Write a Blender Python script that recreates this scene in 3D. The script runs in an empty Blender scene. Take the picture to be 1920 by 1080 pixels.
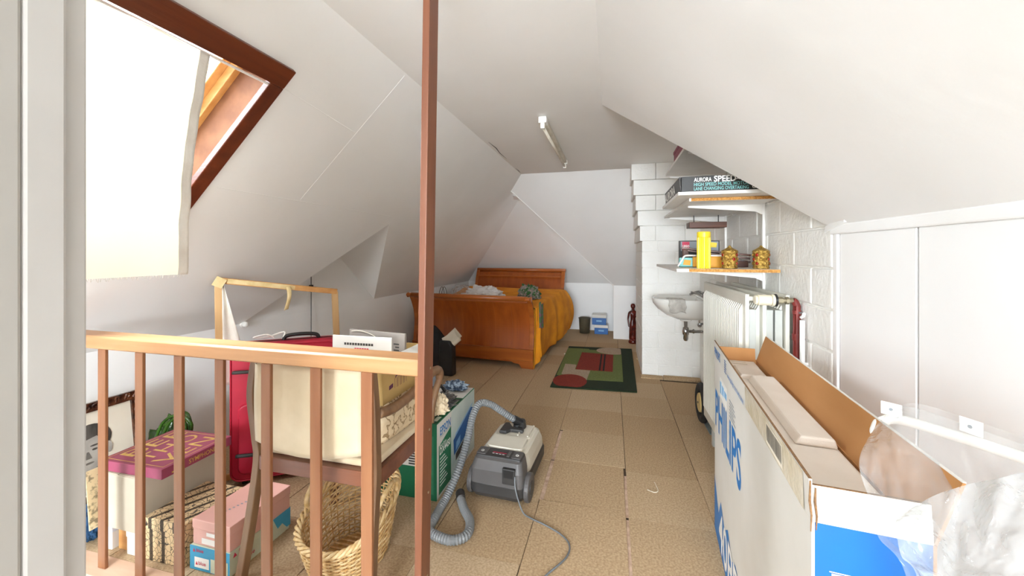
import bpy, bmesh, math, random
from mathutils import Vector, Matrix, noise
random.seed(7)
SC = bpy.context.scene
COL = SC.collection
PI = math.pi

# ---------------------------------------------------------------- camera
cam_d = bpy.data.cameras.new('camera')
cam = bpy.data.objects.new('camera', cam_d)
COL.objects.link(cam)
SC.camera = cam
cam.location = (0, 0, 1.53)
cam.rotation_euler = (PI / 2, 0, math.atan(188 / 730))
cam_d.sensor_width = 36
cam_d.lens = 36 * 730 / 1920
cam_d.shift_y = -64 / 1920
cam_d.clip_start = 0.02

# ---------------------------------------------------------------- world and light
w = bpy.data.worlds.new('sky')
SC.world = w
w.use_nodes = True
wb = w.node_tree.nodes['Background']
wb.inputs[0].default_value = (0.86, 0.93, 1.0, 1)
wb.inputs[1].default_value = 3.0


def area(name, loc, direction, sx, sy, watts, color, spread=180):
    d = bpy.data.lights.new(name, 'AREA')
    d.shape = 'RECTANGLE'
    d.size = sx
    d.size_y = sy
    d.energy = watts
    d.color = color
    d.spread = math.radians(spread)
    o = bpy.data.objects.new(name, d)
    COL.objects.link(o)
    o.location = loc
    o.rotation_euler = Vector(direction).to_track_quat('-Z', 'Y').to_euler()
    return o


# daylight outside the roof window, and an added fill lamp behind the camera
area('daylight_skylight', (-2.5, 1.5, 2.65), (1, 0.0, -0.9), 1.3, 1.3, 150, (0.87, 0.94, 1.0), 180)
area('fill_behind_camera', (-0.25, -5.2, 1.62), (0.0, 1, -0.02), 2.4, 1.55, 350, (0.87, 0.94, 1.0))  # added source, evens out the light toward the far end

SC.view_settings.view_transform = 'Standard'
SC.view_settings.look = 'None'
SC.view_settings.gamma = 1
SC.view_settings.use_curve_mapping = False
SC.view_settings.exposure = 0.9
SC.cycles.max_bounces = 12
SC.cycles.diffuse_bounces = 10
SC.cycles.transparent_max_bounces = 16
SC.cycles.use_denoising = True
SC.cycles.sample_clamp_indirect = 6


# ---------------------------------------------------------------- materials
def L(h, a=1.0):
    h = h.lstrip('#')
    r = []
    for i in (0, 2, 4):
        v = int(h[i:i + 2], 16) / 255
        r.append(v / 12.92 if v <= .04045 else ((v + .055) / 1.055) ** 2.4)
    return (r[0], r[1], r[2], a)


MATS = {}


def base_mat(name, col, rough=.55, metal=0.0):
    m = bpy.data.materials.new(name)
    m.use_nodes = True
    b = m.node_tree.nodes['Principled BSDF']
    b.inputs['Base Color'].default_value = L(col)
    b.inputs['Roughness'].default_value = rough
    b.inputs['Metallic'].default_value = metal
    MATS[name] = m
    return m, m.node_tree, b


def noisy(name, c1, c2, scale=8, rough=.6, bump=.0, bscale=60, metal=0.0, stretch=(1, 1, 1), detail=4, lo=.35, hi=.65, spec=None, sheen=0):
    m, t, b = base_mat(name, c1, rough, metal)
    n = t.nodes
    tc = n.new('ShaderNodeTexCoord')
    mp = n.new('ShaderNodeMapping')
    mp.inputs['Scale'].default_value = stretch
    nz = n.new('ShaderNodeTexNoise')
    nz.inputs['Scale'].default_value = scale
    nz.inputs['Detail'].default_value = detail
    rp = n.new('ShaderNodeValToRGB')
    rp.color_ramp.elements[0].position = lo
    rp.color_ramp.elements[0].color = L(c1)
    rp.color_ramp.elements[1].position = hi
    rp.color_ramp.elements[1].color = L(c2)
    t.links.new(tc.outputs['Object'], mp.inputs[0])
    t.links.new(mp.outputs[0], nz.inputs[0])
    t.links.new(nz.outputs[0], rp.inputs[0])
    t.links.new(rp.outputs[0], b.inputs['Base Color'])
    if bump:
        n2 = n.new('ShaderNodeTexNoise')
        n2.inputs['Scale'].default_value = bscale
        n2.inputs['Detail'].default_value = 3
        bp = n.new('ShaderNodeBump')
        bp.inputs['Strength'].default_value = bump
        bp.inputs['Distance'].default_value = .01
        t.links.new(mp.outputs[0], n2.inputs[0])
        t.links.new(n2.outputs[0], bp.inputs['Height'])
        t.links.new(bp.outputs[0], b.inputs['Normal'])
    if spec is not None:
        b.inputs['Specular IOR Level'].default_value = spec
    if sheen:
        b.inputs['Sheen Weight'].default_value = sheen
    return m


def wood(name, c1, c2, axis='z', scale=6, rough=.4, coat=0.0):
    st = {'x': (.08, 1, 1), 'y': (1, .08, 1), 'z': (1, 1, .08)}[axis]
    m = noisy(name, c1, c2, scale * 3, rough, .08, scale * 20, stretch=st, detail=6, lo=.3, hi=.7)
    m.node_tree.nodes['Principled BSDF'].inputs['Coat Weight'].default_value = coat
    return m


white_paint = noisy('white_paint', '#f4f4f3', '#f0f0ee', 2.5, .55, .12, 18, lo=.3, hi=.75)
slope_paint = noisy('slope_paint', '#f3f3f2', '#eeeeec', 1.6, .6, .14, 9, lo=.3, hi=.75)
block_paint = noisy('block_paint', '#f4f4f1', '#ecebe5', 3.5, .6, .5, 45, lo=.35, hi=.8)
mortar_paint = noisy('mortar_paint', '#f5f5f2', '#f0efea', 6, .7, .4, 60)
panel_paint = noisy('panel_paint', '#f5f6f6', '#f2f2f1', 1.5, .4, .03, 20)
jamb_paint = noisy('jamb_paint', '#aaa69f', '#9f9b94', 2.0, .5, .05, 10)
jamb_paint_light = noisy('jamb_paint_light', '#b9b6b1', '#aeaaa5', 2.0, .45, .05, 10)
crack_dark = noisy('crack_dark', '#2a2521', '#4c443d', 30, .9)
carpet = noisy('carpet', '#ccb290', '#b09574', 90, .97, .5, 420, detail=6, spec=.1)
carpet_b = noisy('carpet_b', '#c7ac89', '#aa8e6d', 90, .97, .5, 420, detail=6, spec=.1)
carpet_c = noisy('carpet_c', '#d0b796', '#b59b7b', 90, .97, .5, 420, detail=6, spec=.1)
subfloor = noisy('subfloor', '#d0b39c', '#b0917a', 22, .8, .2, 40)
base_wood = noisy('base_wood', '#dfbfa6', '#cfa98c', 12, .6, .1, 40, stretch=(.15, 1, 1))
mahogany = wood('mahogany', '#6e3216', '#54230f', 'y', 7, .35)
mahogany_x = wood('mahogany_x', '#6a3018', '#4f2110', 'x', 7, .35)
ply_pink = noisy('ply_pink', '#82583c', '#6f4831', 40, .7, .05, 80, stretch=(.3, 1, .3), spec=.15)
pine = wood('pine', '#d0aa78', '#bd915c', 'z', 5, .5)
pine_x = wood('pine_x', '#d8a566', '#b97e3f', 'x', 5, .5)
rail_wood = wood('rail_wood', '#b98b60', '#a27246', 'x', 6, .38)
baluster_wood = wood('baluster_wood', '#92623f', '#7d4c2d', 'z', 6, .45)
post_wood = wood('post_wood', '#79482d', '#693b24', 'z', 6, .45)
bed_wood = wood('bed_wood', '#a8561c', '#8c4212', 'z', 4, .32, .15)
bed_wood_x = wood('bed_wood_x', '#b06224', '#8f4615', 'x', 4, .32, .15)
chair_wood = wood('chair_wood', '#84533c', '#633a28', 'x', 6, .3, .2)
chair_wood_z = wood('chair_wood_z', '#8a6a4c', '#6d4c33', 'z', 6, .4)
dark_wood = wood('dark_wood', '#6b3a1e', '#3f1f10', 'x', 8, .4)
carved_wood = noisy('carved_wood', '#5d3218', '#271007', 24, .35, .5, 60)
statue_wood = noisy('statue_wood', '#6b2318', '#3d0f0a', 14, .25, .05, 30)
cream_fabric = noisy('cream_fabric', '#e4d3b5', '#d6c3a1', 5, .9, .12, 250, sheen=.2)
curtain_m, ct, cb = base_mat('curtain_cloth', '#f3efe4', .9)
_tr = ct.nodes.new('ShaderNodeBsdfTranslucent')
_tr.inputs[0].default_value = L('#98927f')
_mx = ct.nodes.new('ShaderNodeMixShader')
_mx.inputs[0].default_value = .4
ct.links.new(cb.outputs[0], _mx.inputs[1])
ct.links.new(_tr.outputs[0], _mx.inputs[2])
ct.links.new(_mx.outputs[0], ct.nodes['Material Output'].inputs[0])
white_cloth = noisy('white_cloth', '#ece8e0', '#dcd5ca', 8, .9, .2, 90)
swirl_fabric, sft, sfb = base_mat('swirl_fabric', '#d9c3a0', .9)
_w = sft.nodes.new('ShaderNodeTexWave')
_w.inputs['Scale'].default_value = 14
_w.inputs['Distortion'].default_value = 9
_w.inputs['Detail'].default_value = 2
_w.inputs['Detail Scale'].default_value = 1.4
_r = sft.nodes.new('ShaderNodeValToRGB')
_r.color_ramp.elements[0].position = 0.0
_r.color_ramp.elements[0].color = L('#8d7350')
_r.color_ramp.elements[1].position = .16
_r.color_ramp.elements[1].color = L('#dcc8a6')
_tc = sft.nodes.new('ShaderNodeTexCoord')
sft.links.new(_tc.outputs['Object'], _w.inputs[0])
sft.links.new(_w.outputs[0], _r.inputs[0])
sft.links.new(_r.outputs[0], sfb.inputs['Base Color'])
orange_cloth = noisy('orange_cloth', '#e39413', '#cf7f0a', 6, .92, .5, 160)
orange_fringe = noisy('orange_fringe', '#dc9a20', '#c88010', 6, .92)
mattress_m = noisy('mattress_fabric', '#d9d2c4', '#cfc7b8', 6, .9)
red_case = noisy('red_case', '#c2203c', '#b31a36', 4, .42, .03, 200)
black_plastic = noisy('black_plastic', '#1a1a1b', '#242425', 8, .4)
black_cloth = noisy('black_cloth', '#141316', '#1f1d20', 8, .85, .2, 50)
card_brown = noisy('card_brown', '#b98552', '#ad7945', 6, .8, .04, 80, stretch=(1, .3, 1))
card_edge = noisy('card_edge', '#8b6742', '#6f5033', 160, .9)
card_white = noisy('card_white', '#dfddd7', '#d6d3cb', 3, .45)
card_cream = noisy('card_cream', '#c6bba7', '#bbb09b', 4, .7)
card_grey = noisy('card_grey', '#958c84', '#8a8179', 4, .75)
card_tan = noisy('card_tan', '#c4a468', '#b89659', 4, .7)
pink_card = noisy('pink_card', '#e2b2a6', '#dba799', 5, .55)
blue_card = noisy('blue_card', '#3fa6cf', '#3399c4', 5, .5)
mint_card = noisy('mint_card', '#cfd6bf', '#c5cdb5', 5, .55)
burgundy = noisy('burgundy', '#9c4560', '#8f3a55', 6, .5)
gold_print = noisy('gold_print', '#e3bf6a', '#cfa54e', 30, .4, metal=.2)
print_blue, _, _ = base_mat('print_blue', '#1478c0', .45)
print_navy, _, _ = base_mat('print_navy', '#1d5c9e', .5)
box_blue = noisy('box_blue', '#0a62ae', '#08579d', 3, .4)
print_dark, _, _ = base_mat('print_dark', '#3b3936', .6)
print_grey, _, _ = base_mat('print_grey', '#8f959b', .6)
print_purple, _, _ = base_mat('print_purple', '#5b2c4a', .6)
print_red, _, _ = base_mat('print_red', '#c3264b', .5)
print_white, _, _ = base_mat('print_white', '#f2f1ec', .5)
print_teal, _, _ = base_mat('print_teal', '#7fc4c2', .5)
print_lightblue, _, _ = base_mat('print_lightblue', '#7fb4dd', .5)
green_card = noisy('green_card', '#1f7a55', '#17684a', 4, .45)
green_dark = noisy('green_dark', '#1d5a2c', '#174c24', 4, .45)
steel = noisy('steel', '#b9babb', '#a5a6a8', 20, .25, metal=.9)
chrome = noisy('chrome', '#c8c9ca', '#b5b6b8', 20, .12, metal=1.0)
brass_grey = noisy('brass_grey', '#a99f86', '#8f866f', 20, .3, metal=.8)
rad_white = noisy('rad_white', '#e6e5da', '#dcdbd0', 3, .38)
rad_grey = noisy('rad_grey', '#c9ccc6', '#b9bdb8', 3, .5)
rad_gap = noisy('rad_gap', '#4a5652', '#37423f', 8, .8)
valve_cream = noisy('valve_cream', '#e5dcc4', '#dcd2b8', 8, .4)
red_pipe = noisy('red_pipe', '#7d2c26', '#6d241f', 14, .45, .1, 40)
ceramic = noisy('ceramic', '#eeede8', '#e7e6e0', 2, .12)
chip_m = noisy('chipboard', '#cf9a55', '#a8722f', 130, .85, .15, 200, lo=.38, hi=.62)
shelf_white = noisy('shelf_white', '#eceae6', '#e2e0db', 3, .4)
yellow_plastic = noisy('yellow_plastic', '#ead02c', '#e2c61f', 5, .35)
amber_plastic = noisy('amber_plastic', '#d99a1a', '#cc8c10', 5, .4)
gold_metal = noisy('gold_metal', '#d6b25c', '#8a6424', 60, .3, .9, 130, metal=.7)
gem_red, _, _gb = base_mat('gem_red', '#8e1a10', .12)
foam_m = noisy('foam', '#e7dcd0', '#ddd0c2', 5, .75, .12, 220)
vac_grey = noisy('vac_grey', '#595655', '#4f4c4b', 5, .45)
vac_dark = noisy('vac_dark', '#3b3938', '#31302f', 5, .45)
vac_cream = noisy('vac_cream', '#d3cdbe', '#c8c1b1', 4, .45)
hose_grey = noisy('hose_grey', '#7a7c7d', '#6d6f70', 5, .5)
cable_grey = noisy('cable_grey', '#6f7376', '#64686b', 5, .5)
wicker = noisy('wicker', '#e6cb9c', '#cda86c', 40, .6)
wicker_d = noisy('wicker_d', '#d6b27a', '#b98f56', 40, .65)
bag_green = noisy('bag_green', '#3a611f', '#1f3a0d', 7, .25, .8, 14)
rug_green = noisy('rug_green', '#747f45', '#646f38', 60, .98, .9, 160)
rug_dark = noisy('rug_dark', '#1f3014', '#17250e', 60, .98, .9, 160)
rug_red = noisy('rug_red', '#8f2f1c', '#7d2415', 60, .98, .9, 160)
rug_beige = noisy('rug_beige', '#b9a58d', '#a8937a', 60, .98, .9, 160)
rug_black = noisy('rug_black', '#17140f', '#231f18', 60, .98, .9, 160)
bin_olive = noisy('bin_olive', '#5d5644', '#4d4737', 6, .5)
portrait_grey = noisy('portrait_grey', '#b6b1a8', '#98938b', 9, .5)
portrait_hair = noisy('portrait_hair', '#57534d', '#37342f', 30, .6, stretch=(1, 1, .3))
portrait_shade = noisy('portrait_shade', '#77726b', '#5f5b55', 12, .6)
mat_cream = noisy('mat_cream', '#e5ddcb', '#dbd2be', 4, .7)
blue_fabric = noisy('blue_fabric', '#1f4a70', '#173a5a', 6, .85, .2, 60)
paper_m = noisy('paper', '#e9e1d0', '#ddd3be', 10, .7)
page_print = noisy('page_print', '#dcc59b', '#8f7f63', 38, .7, lo=.5, hi=.62)
tyre = noisy('tyre', '#222222', '#2d2d2c', 12, .7)
hub_yellow = noisy('hub_yellow', '#d9c184', '#cdb374', 8, .5)
truck_blue = noisy('truck_blue', '#27508f', '#1f437c', 8, .4)
tin_grey = noisy('tin_grey', '#8f9a98', '#7c8785', 8, .5)
tube_cream = noisy('tube_cream', '#e9e3d3', '#d9d1bd', 10, .5)
lamp_metal = noisy('lamp_metal', '#dcd6c8', '#c8c0ae', 10, .45)
print_cloth = noisy('print_cloth', '#8c7f78', '#2f5a2c', 22, .9, .3, 60, lo=.48, hi=.56)
grey_net = noisy('grey_net', '#4b4a4a', '#75716e', 45, .85, .5, 90, lo=.4, hi=.6)
clear_tape = noisy('clear_tape', '#e3dccb', '#d3c8ae', 14, .22, .2, 60)
tape_m = noisy('tape', '#e2cc9a', '#d2b880', 18, .6)
wire_black = noisy('wire_black', '#1c1a19', '#282523', 8, .5)
frame_white = noisy('frame_white', '#efeee9', '#e6e4de', 4, .35)


def thin_plastic(name, alpha, tint, rough):
    m, t, b = base_mat(name, tint, rough)
    tr = t.nodes.new('ShaderNodeBsdfTransparent')
    mx = t.nodes.new('ShaderNodeMixShader')
    lw = t.nodes.new('ShaderNodeLayerWeight')
    lw.inputs[0].default_value = .35
    mr = t.nodes.new('ShaderNodeMapRange')
    mr.inputs[3].default_value = alpha
    mr.inputs[4].default_value = min(1, alpha + .45)
    nz = t.nodes.new('ShaderNodeTexNoise')
    nz.inputs['Scale'].default_value = 14
    bp = t.nodes.new('ShaderNodeBump')
    bp.inputs['Strength'].default_value = .35
    bp.inputs['Distance'].default_value = .02
    t.links.new(nz.outputs[0], bp.inputs['Height'])
    t.links.new(bp.outputs[0], b.inputs['Normal'])
    t.links.new(lw.outputs['Facing'], mr.inputs[0])
    t.links.new(mr.outputs[0], mx.inputs[0])
    t.links.new(tr.outputs[0], mx.inputs[1])
    t.links.new(b.outputs[0], mx.inputs[2])
    t.links.new(mx.outputs[0], t.nodes['Material Output'].inputs[0])
    b.inputs['Specular IOR Level'].default_value = .9
    return m


clear_film = thin_plastic('clear_film', .15, '#cdd0d0', .07)
film_milky = thin_plastic('film_milky', .30, '#c3c6c6', .1)
bag_film = thin_plastic('bag_film', .62, '#ecebe8', .25)
glass_m = thin_plastic('window_glass', .03, '#eef4f6', .02)

# box print with a leafy pattern and stripes
leaf_m, lt, lb = base_mat('leaf_print', '#cdb083', .6)
_tc = lt.nodes.new('ShaderNodeTexCoord')
_mp = lt.nodes.new('ShaderNodeMapping')
_mp.inputs['Rotation'].default_value = (0, 0, .5)
_vo = lt.nodes.new('ShaderNodeTexVoronoi')
_vo.feature = 'DISTANCE_TO_EDGE'
_vo.inputs['Scale'].default_value = 42
_ra = lt.nodes.new('ShaderNodeValToRGB')
_ra.color_ramp.elements[0].position = .02
_ra.color_ramp.elements[0].color = L('#3a2f26')
_ra.color_ramp.elements[1].position = .055
_ra.color_ramp.elements[1].color = L('#d6bb90')
_wv = lt.nodes.new('ShaderNodeTexWave')
_wv.inputs['Scale'].default_value = 4.6
_wv.inputs['Distortion'].default_value = .4
_rb = lt.nodes.new('ShaderNodeValToRGB')
_rb.color_ramp.elements[0].position = .80
_rb.color_ramp.elements[0].color = (1, 1, 1, 1)
_rb.color_ramp.elements[1].position = .84
_rb.color_ramp.elements[1].color = (.10, .09, .08, 1)
_mu = lt.nodes.new('ShaderNodeMix')
_mu.data_type = 'RGBA'
_mu.blend_type = 'MULTIPLY'
_mu.inputs[0].default_value = 1
lt.links.new(_tc.outputs['Object'], _mp.inputs[0])
lt.links.new(_mp.outputs[0], _vo.inputs[0])
lt.links.new(_mp.outputs[0], _wv.inputs[0])
lt.links.new(_vo.outputs['Distance'], _ra.inputs[0])
lt.links.new(_wv.outputs['Fac'], _rb.inputs[0])
lt.links.new(_ra.outputs[0], _mu.inputs[6])
lt.links.new(_rb.outputs[0], _mu.inputs[7])
lt.links.new(_mu.outputs[2], lb.inputs['Base Color'])


# ---------------------------------------------------------------- mesh helpers
class MB:
    def __init__(s):
        s.v = []
        s.f = []

    def add(s, vs, fs, M=None):
        k = len(s.v)
        s.v += [tuple(M @ Vector(p)) if M else tuple(p) for p in vs]
        s.f += [tuple(i + k for i in q) for q in fs]
        return s

    def bb(s, x0, x1, y0, y1, z0, z1, M=None):
        return s.add([(x0, y0, z0), (x1, y0, z0), (x1, y1, z0), (x0, y1, z0), (x0, y0, z1), (x1, y0, z1), (x1, y1, z1), (x0, y1, z1)],
                     [(0, 3, 2, 1), (4, 5, 6, 7), (0, 1, 5, 4), (1, 2, 6, 5), (2, 3, 7, 6), (3, 0, 4, 7)], M)

    def box(s, c, d, rx=0, ry=0, rz=0):
        M = Matrix.Translation(c) @ Matrix.Rotation(rz, 4, 'Z') @ Matrix.Rotation(ry, 4, 'Y') @ Matrix.Rotation(rx, 4, 'X')
        return s.bb(-d[0] / 2, d[0] / 2, -d[1] / 2, d[1] / 2, -d[2] / 2, d[2] / 2, M)

    def poly(s, pts):
        return s.add(pts, [tuple(range(len(pts)))])

    def slab(s, pts, off):
        n = len(pts)
        o = Vector(off)
        vs = [Vector(p) for p in pts] + [Vector(p) + o for p in pts]
        fs = [tuple(range(n)), tuple(range(2 * n - 1, n - 1, -1))]
        fs += [(i, i + n, (i + 1) % n + n, (i + 1) % n) for i in range(n)]
        return s.add(vs, fs)

    def prism(s, pts, a0, a1, axis='z', M=None):
        n = len(pts)

        def P(p, a):
            return {'z': (p[0], p[1], a), 'x': (a, p[0], p[1]), 'y': (p[0], a, p[1])}[axis]
        vs = [P(p, a0) for p in pts] + [P(p, a1) for p in pts]
        fs = [tuple(range(n - 1, -1, -1)), tuple(range(n, 2 * n))]
        fs += [(i, (i + 1) % n, (i + 1) % n + n, i + n) for i in range(n)]
        return s.add(vs, fs, M)

    def tube(s, path, r, n=8, closed=False, caps=True):
        path = [Vector(p) for p in path]
        m = len(path)
        rs = r if isinstance(r, (list, tuple)) else [r] * m
        rings = []
        up = None
        for i, p in enumerate(path):
            a = path[(i - 1) % m] if (closed or i) else p
            b = path[(i + 1) % m] if (closed or i < m - 1) else p
            t = (b - a).normalized()
            if up is None:
                up = Vector((0, 0, 1)) if abs(t.z) < .9 else Vector((1, 0, 0))
            x = up - t * up.dot(t)
            if x.length < 1e-6:
                x = t.orthogonal()
            x.normalize()
            up = x
            y = t.cross(x)
            rings.append([p + (x * math.cos(2 * PI * k / n) + y * math.sin(2 * PI * k / n)) * rs[i] for k in range(n)])
        vs = [q for g in rings for q in g]
        fs = []
        for i in range(m if closed else m - 1):
            for k in range(n):
                a, b = i * n, ((i + 1) % m) * n
                fs.append((a + k, a + (k + 1) % n, b + (k + 1) % n, b + k))
        if caps and not closed:
            fs += [tuple(range(n - 1, -1, -1)), tuple((m - 1) * n + k for k in range(n))]
        return s.add(vs, fs)

    def lathe(s, prof, n=24, c=(0, 0, 0), M=None):
        vs = []
        fs = []
        for r, z in prof:
            for k in range(n):
                vs.append((c[0] + r * math.cos(2 * PI * k / n), c[1] + r * math.sin(2 * PI * k / n), c[2] + z))
        for i in range(len(prof) - 1):
            for k in range(n):
                fs.append((i * n + k, i * n + (k + 1) % n, (i + 1) * n + (k + 1) % n, (i + 1) * n + k))
        fs += [tuple(range(n - 1, -1, -1)), tuple((len(prof) - 1) * n + k for k in range(n))]
        return s.add(vs, fs, M)

    def cyl(s, a, b, r, n=16):
        return s.tube([a, b], r, n)

    def grid(s, fn, nu, nv, wrap=False):
        vs = [fn(i / (nu if wrap else nu - 1), j / (nv - 1)) for j in range(nv) for i in range(nu)]
        fs = []
        for j in range(nv - 1):
            for i in range(nu if wrap else nu - 1):
                fs.append((j * nu + i, j * nu + (i + 1) % nu, (j + 1) * nu + (i + 1) % nu, (j + 1) * nu + i))
        return s.add(vs, fs)

    def loft(s, rings, cap0=True, cap1=True):
        n = len(rings[0])
        vs = [p for g in rings for p in g]
        fs = []
        for i in range(len(rings) - 1):
            for k in range(n):
                fs.append((i * n + k, i * n + (k + 1) % n, (i + 1) * n + (k + 1) % n, (i + 1) * n + k))
        if cap0:
            fs.append(tuple(range(n - 1, -1, -1)))
        if cap1:
            fs.append(tuple((len(rings) - 1) * n + k for k in range(n)))
        return s.add(vs, fs)


def mesh(m, name, smooth=False):
    me = bpy.data.meshes.new(name)
    me.from_pydata([tuple(p) for p in m.v], [], m.f)
    bm = bmesh.new()
    bm.from_mesh(me)
    bmesh.ops.recalc_face_normals(bm, faces=bm.faces)
    bm.to_mesh(me)
    bm.free()
    if smooth:
        me.shade_smooth()
    return me


def ob(name, m, mat, parent=None, smooth=False, bevel=0, seg=2, solid=0, sub=0, loc=None, rot=None, auto=False):
    me = m if isinstance(m, bpy.types.Mesh) else mesh(m, name, smooth)
    if not len(me.materials):
        me.materials.append(mat)
    o = bpy.data.objects.new(name, me)
    COL.objects.link(o)
    if parent:
        o.parent = parent
    if loc:
        o.location = loc
    if rot:
        o.rotation_euler = rot
    if solid:
        d = o.modifiers.new('solid', 'SOLIDIFY')
        d.thickness = solid
        d.offset = 0
    if bevel:
        d = o.modifiers.new('bevel', 'BEVEL')
        d.width = bevel
        d.segments = seg
        d.limit_method = 'ANGLE'
        d.angle_limit = .6
        d.harden_normals = False
    if sub:
        d = o.modifiers.new('sub', 'SUBSURF')
        d.levels = sub
        d.render_levels = sub
    return o


def tag(o, label, cat, group=None):
    o['label'] = label
    o['category'] = cat
    if group:
        o['group'] = group
    return o


def thing(name, label, cat, loc=(0, 0, 0), rz=0, group=None):
    o = bpy.data.objects.new(name, None)
    o.empty_display_size = .05
    COL.objects.link(o)
    o.location = loc
    o.rotation_euler = (0, 0, rz)
    return tag(o, label, cat, group)


def struct(name, m, mat, label, parent=None, cat=None, **k):
    o = ob(name, m, mat, parent, **k)
    if parent is None:
        o['kind'] = 'structure'
        o['label'] = label
        o['category'] = cat or name.split('_')[0]
    return o


def sempty(name, label, cat, loc=(0, 0, 0)):
    o = thing(name, label, cat, loc)
    o['kind'] = 'structure'
    return o


def txt(parent, body, size, origin, xd, yd, mat, bold=0.0, sx=1.0, align='LEFT', name='lettering', depth=.0006, space=1.0, width=None):
    cu = bpy.data.curves.new('t', 'FONT')
    cu.body = body
    cu.size = size
    cu.offset = bold * size
    cu.align_x = align
    cu.space_character = space
    cu.resolution_u = 3
    t = bpy.data.objects.new('t', cu)
    COL.objects.link(t)
    bpy.context.view_layer.update()
    dg = bpy.context.evaluated_depsgraph_get()
    me = bpy.data.meshes.new_from_object(t.evaluated_get(dg))
    bpy.data.objects.remove(t)
    bpy.data.curves.remove(cu)
    if width:
        xs_ = [v.co.x for v in me.vertices]
        sx = width / (max(xs_) - min(xs_))
    x = Vector(xd).normalized()
    y = Vector(yd).normalized()
    z = x.cross(y)
    o = Vector(origin) + z * depth
    for v in me.vertices:
        v.co = o + x * (v.co.x * sx) + y * v.co.y
    me.materials.clear()
    me.materials.append(mat)
    return ob(name, me, mat, parent)


def flat(parent, name, pts, mat, n, off=.0006):
    """a printed patch: a thin polygon laid on a face with normal n"""
    nn = Vector(n).normalized() * off
    m = MB().poly([tuple(Vector(p) + nn) for p in pts])
    return ob(name, m, mat, parent)


def catmull(pts, k=6, closed=False):
    pts = [Vector(p) for p in pts]
    n = len(pts)
    out = []
    rng = range(n if closed else n - 1)
    for i in rng:
        if closed:
            p0, p1, p2, p3 = pts[(i - 1) % n], pts[i], pts[(i + 1) % n], pts[(i + 2) % n]
        else:
            p0, p1, p2, p3 = pts[max(i - 1, 0)], pts[i], pts[i + 1], pts[min(i + 2, n - 1)]
        for j in range(k):
            t = j / k
            out.append(.5 * ((2 * p1) + (p2 - p0) * t + (2 * p0 - 5 * p1 + 4 * p2 - p3) * t * t + (3 * p1 - p0 - 3 * p2 + p3) * t ** 3))
    if not closed:
        out.append(pts[-1])
    return out


def rrect(x0, x1, y0, y1, r, n=5):
    out = []
    for cx, cy, a in ((x1 - r, y1 - r, 0), (x0 + r, y1 - r, 90), (x0 + r, y0 + r, 180), (x1 - r, y0 + r, 270)):
        for i in range(n + 1):
            t = math.radians(a + 90 * i / n)
            out.append((cx + r * math.cos(t), cy + r * math.sin(t)))
    return out


def nz(x, y=0, z=0):
    return noise.noise(Vector((x, y, z)))


# ================================================================ THE SETTING
XL, XR, ZC, ZK = -3.03, 1.03, 2.65, .94
XJ = -1.24                       # ceiling / left slope line
KS = (ZC - ZK) / (XJ - XL)       # left slope pitch


def SL(y, t, n=0.0):             # point on the left slope, t = horizontal run from the ceiling line, n = offset into the roof
    q = math.hypot(1, KS)
    return (XJ - t - n * KS / q, y, ZC - KS * t + n / q)


YB = -5.0
YS = -1.5
YF = 7.98
EC = '#'

# floor slab with the stairwell left open in front of the railing
fl = MB()
fl.bb(-.68, XR + .1, YB, 1.3, -.12, -.006)
fl.bb(XL - .1, -.68, YB, YS, -.12, -.006)
fl.bb(XL - .1, XR + .1, 1.3, YF + .1, -.12, -.006)
floor = struct('floor', fl, noisy('floor_dark', '#4b3826', '#3a2b1d', 20, .9), 'brown carpet tile floor with a few pale bare gaps')
# stairwell lining below
sw = MB()
sw.bb(XL, -.68, YS, 1.3, -2.6, -2.5)
sw.bb(XL - .1, XL, YS, 1.3, -2.6, -.13)
sw.bb(-.68, -.6, YS, 1.3, -2.6, -.12)
sw.bb(XL, -.6, 1.3, 1.38, -2.6, -.12)
sw.bb(XL, -.6, YS - .1, YS, -2.6, -.125)
struct('wall_stairwell', sw, white_paint, 'white stairwell walls below the railing', cat='wall')

# carpet tiles, one object each
tm = mesh(MB().bb(-.25, .25, -.25, .25, -.007, 0), 'carpet_tile')
tms = []
for mt in (carpet, carpet_b, carpet_c):
    q = tm.copy()
    q.materials.append(mt)
    tms.append(q)
cols = [(-3.03, -2.466), (-2.464, -1.960), (-1.958, -1.454), (-1.452, -.949), (-.947, -.440), (-.438, .090), (.092, .560), (.562, 1.028)]
for ci, (x0, x1) in enumerate(cols):
    y = 2.356 - 8 * .5 + (0, .03, .02, -.02, .01, .04, 0, .13)[ci]
    while y < YF:
        y1 = min(y + .5, YF)
        ya = max(y, YB)
        if x0 < -.7 and ya < 1.4:
            ya = 1.4
        if y1 - ya > .06:
            cx, cy = (x0 + x1) / 2, (ya + y1) / 2
            chim = cx > .36 and cy > 5.1 and cy < 6.45
            hip = cx > .05 and cy > 7.3
            if not (chim or hip):
                j = random.uniform(-.001, .001)
                g = .0
                tx0, tx1 = x0, x1
                if ci == 5 and 2.38 < cy < 3.4:
                    tx0 += .022
                if ci == 5 and cy < 2.8:
                    tx1 -= .012
                cx = (tx0 + tx1) / 2
                o = ob('carpet_tile', random.choice(tms), carpet, floor, loc=(cx + j + g, cy, random.uniform(-.0015, .0005)), rot=(0, 0, random.uniform(-.002, .002) + (.006 if (ci == 6 and cy < 2.6) else 0)))
                o.scale = ((tx1 - tx0 - .0025) / .5, (y1 - ya - .003) / .5, 1)
        y += .5
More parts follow.
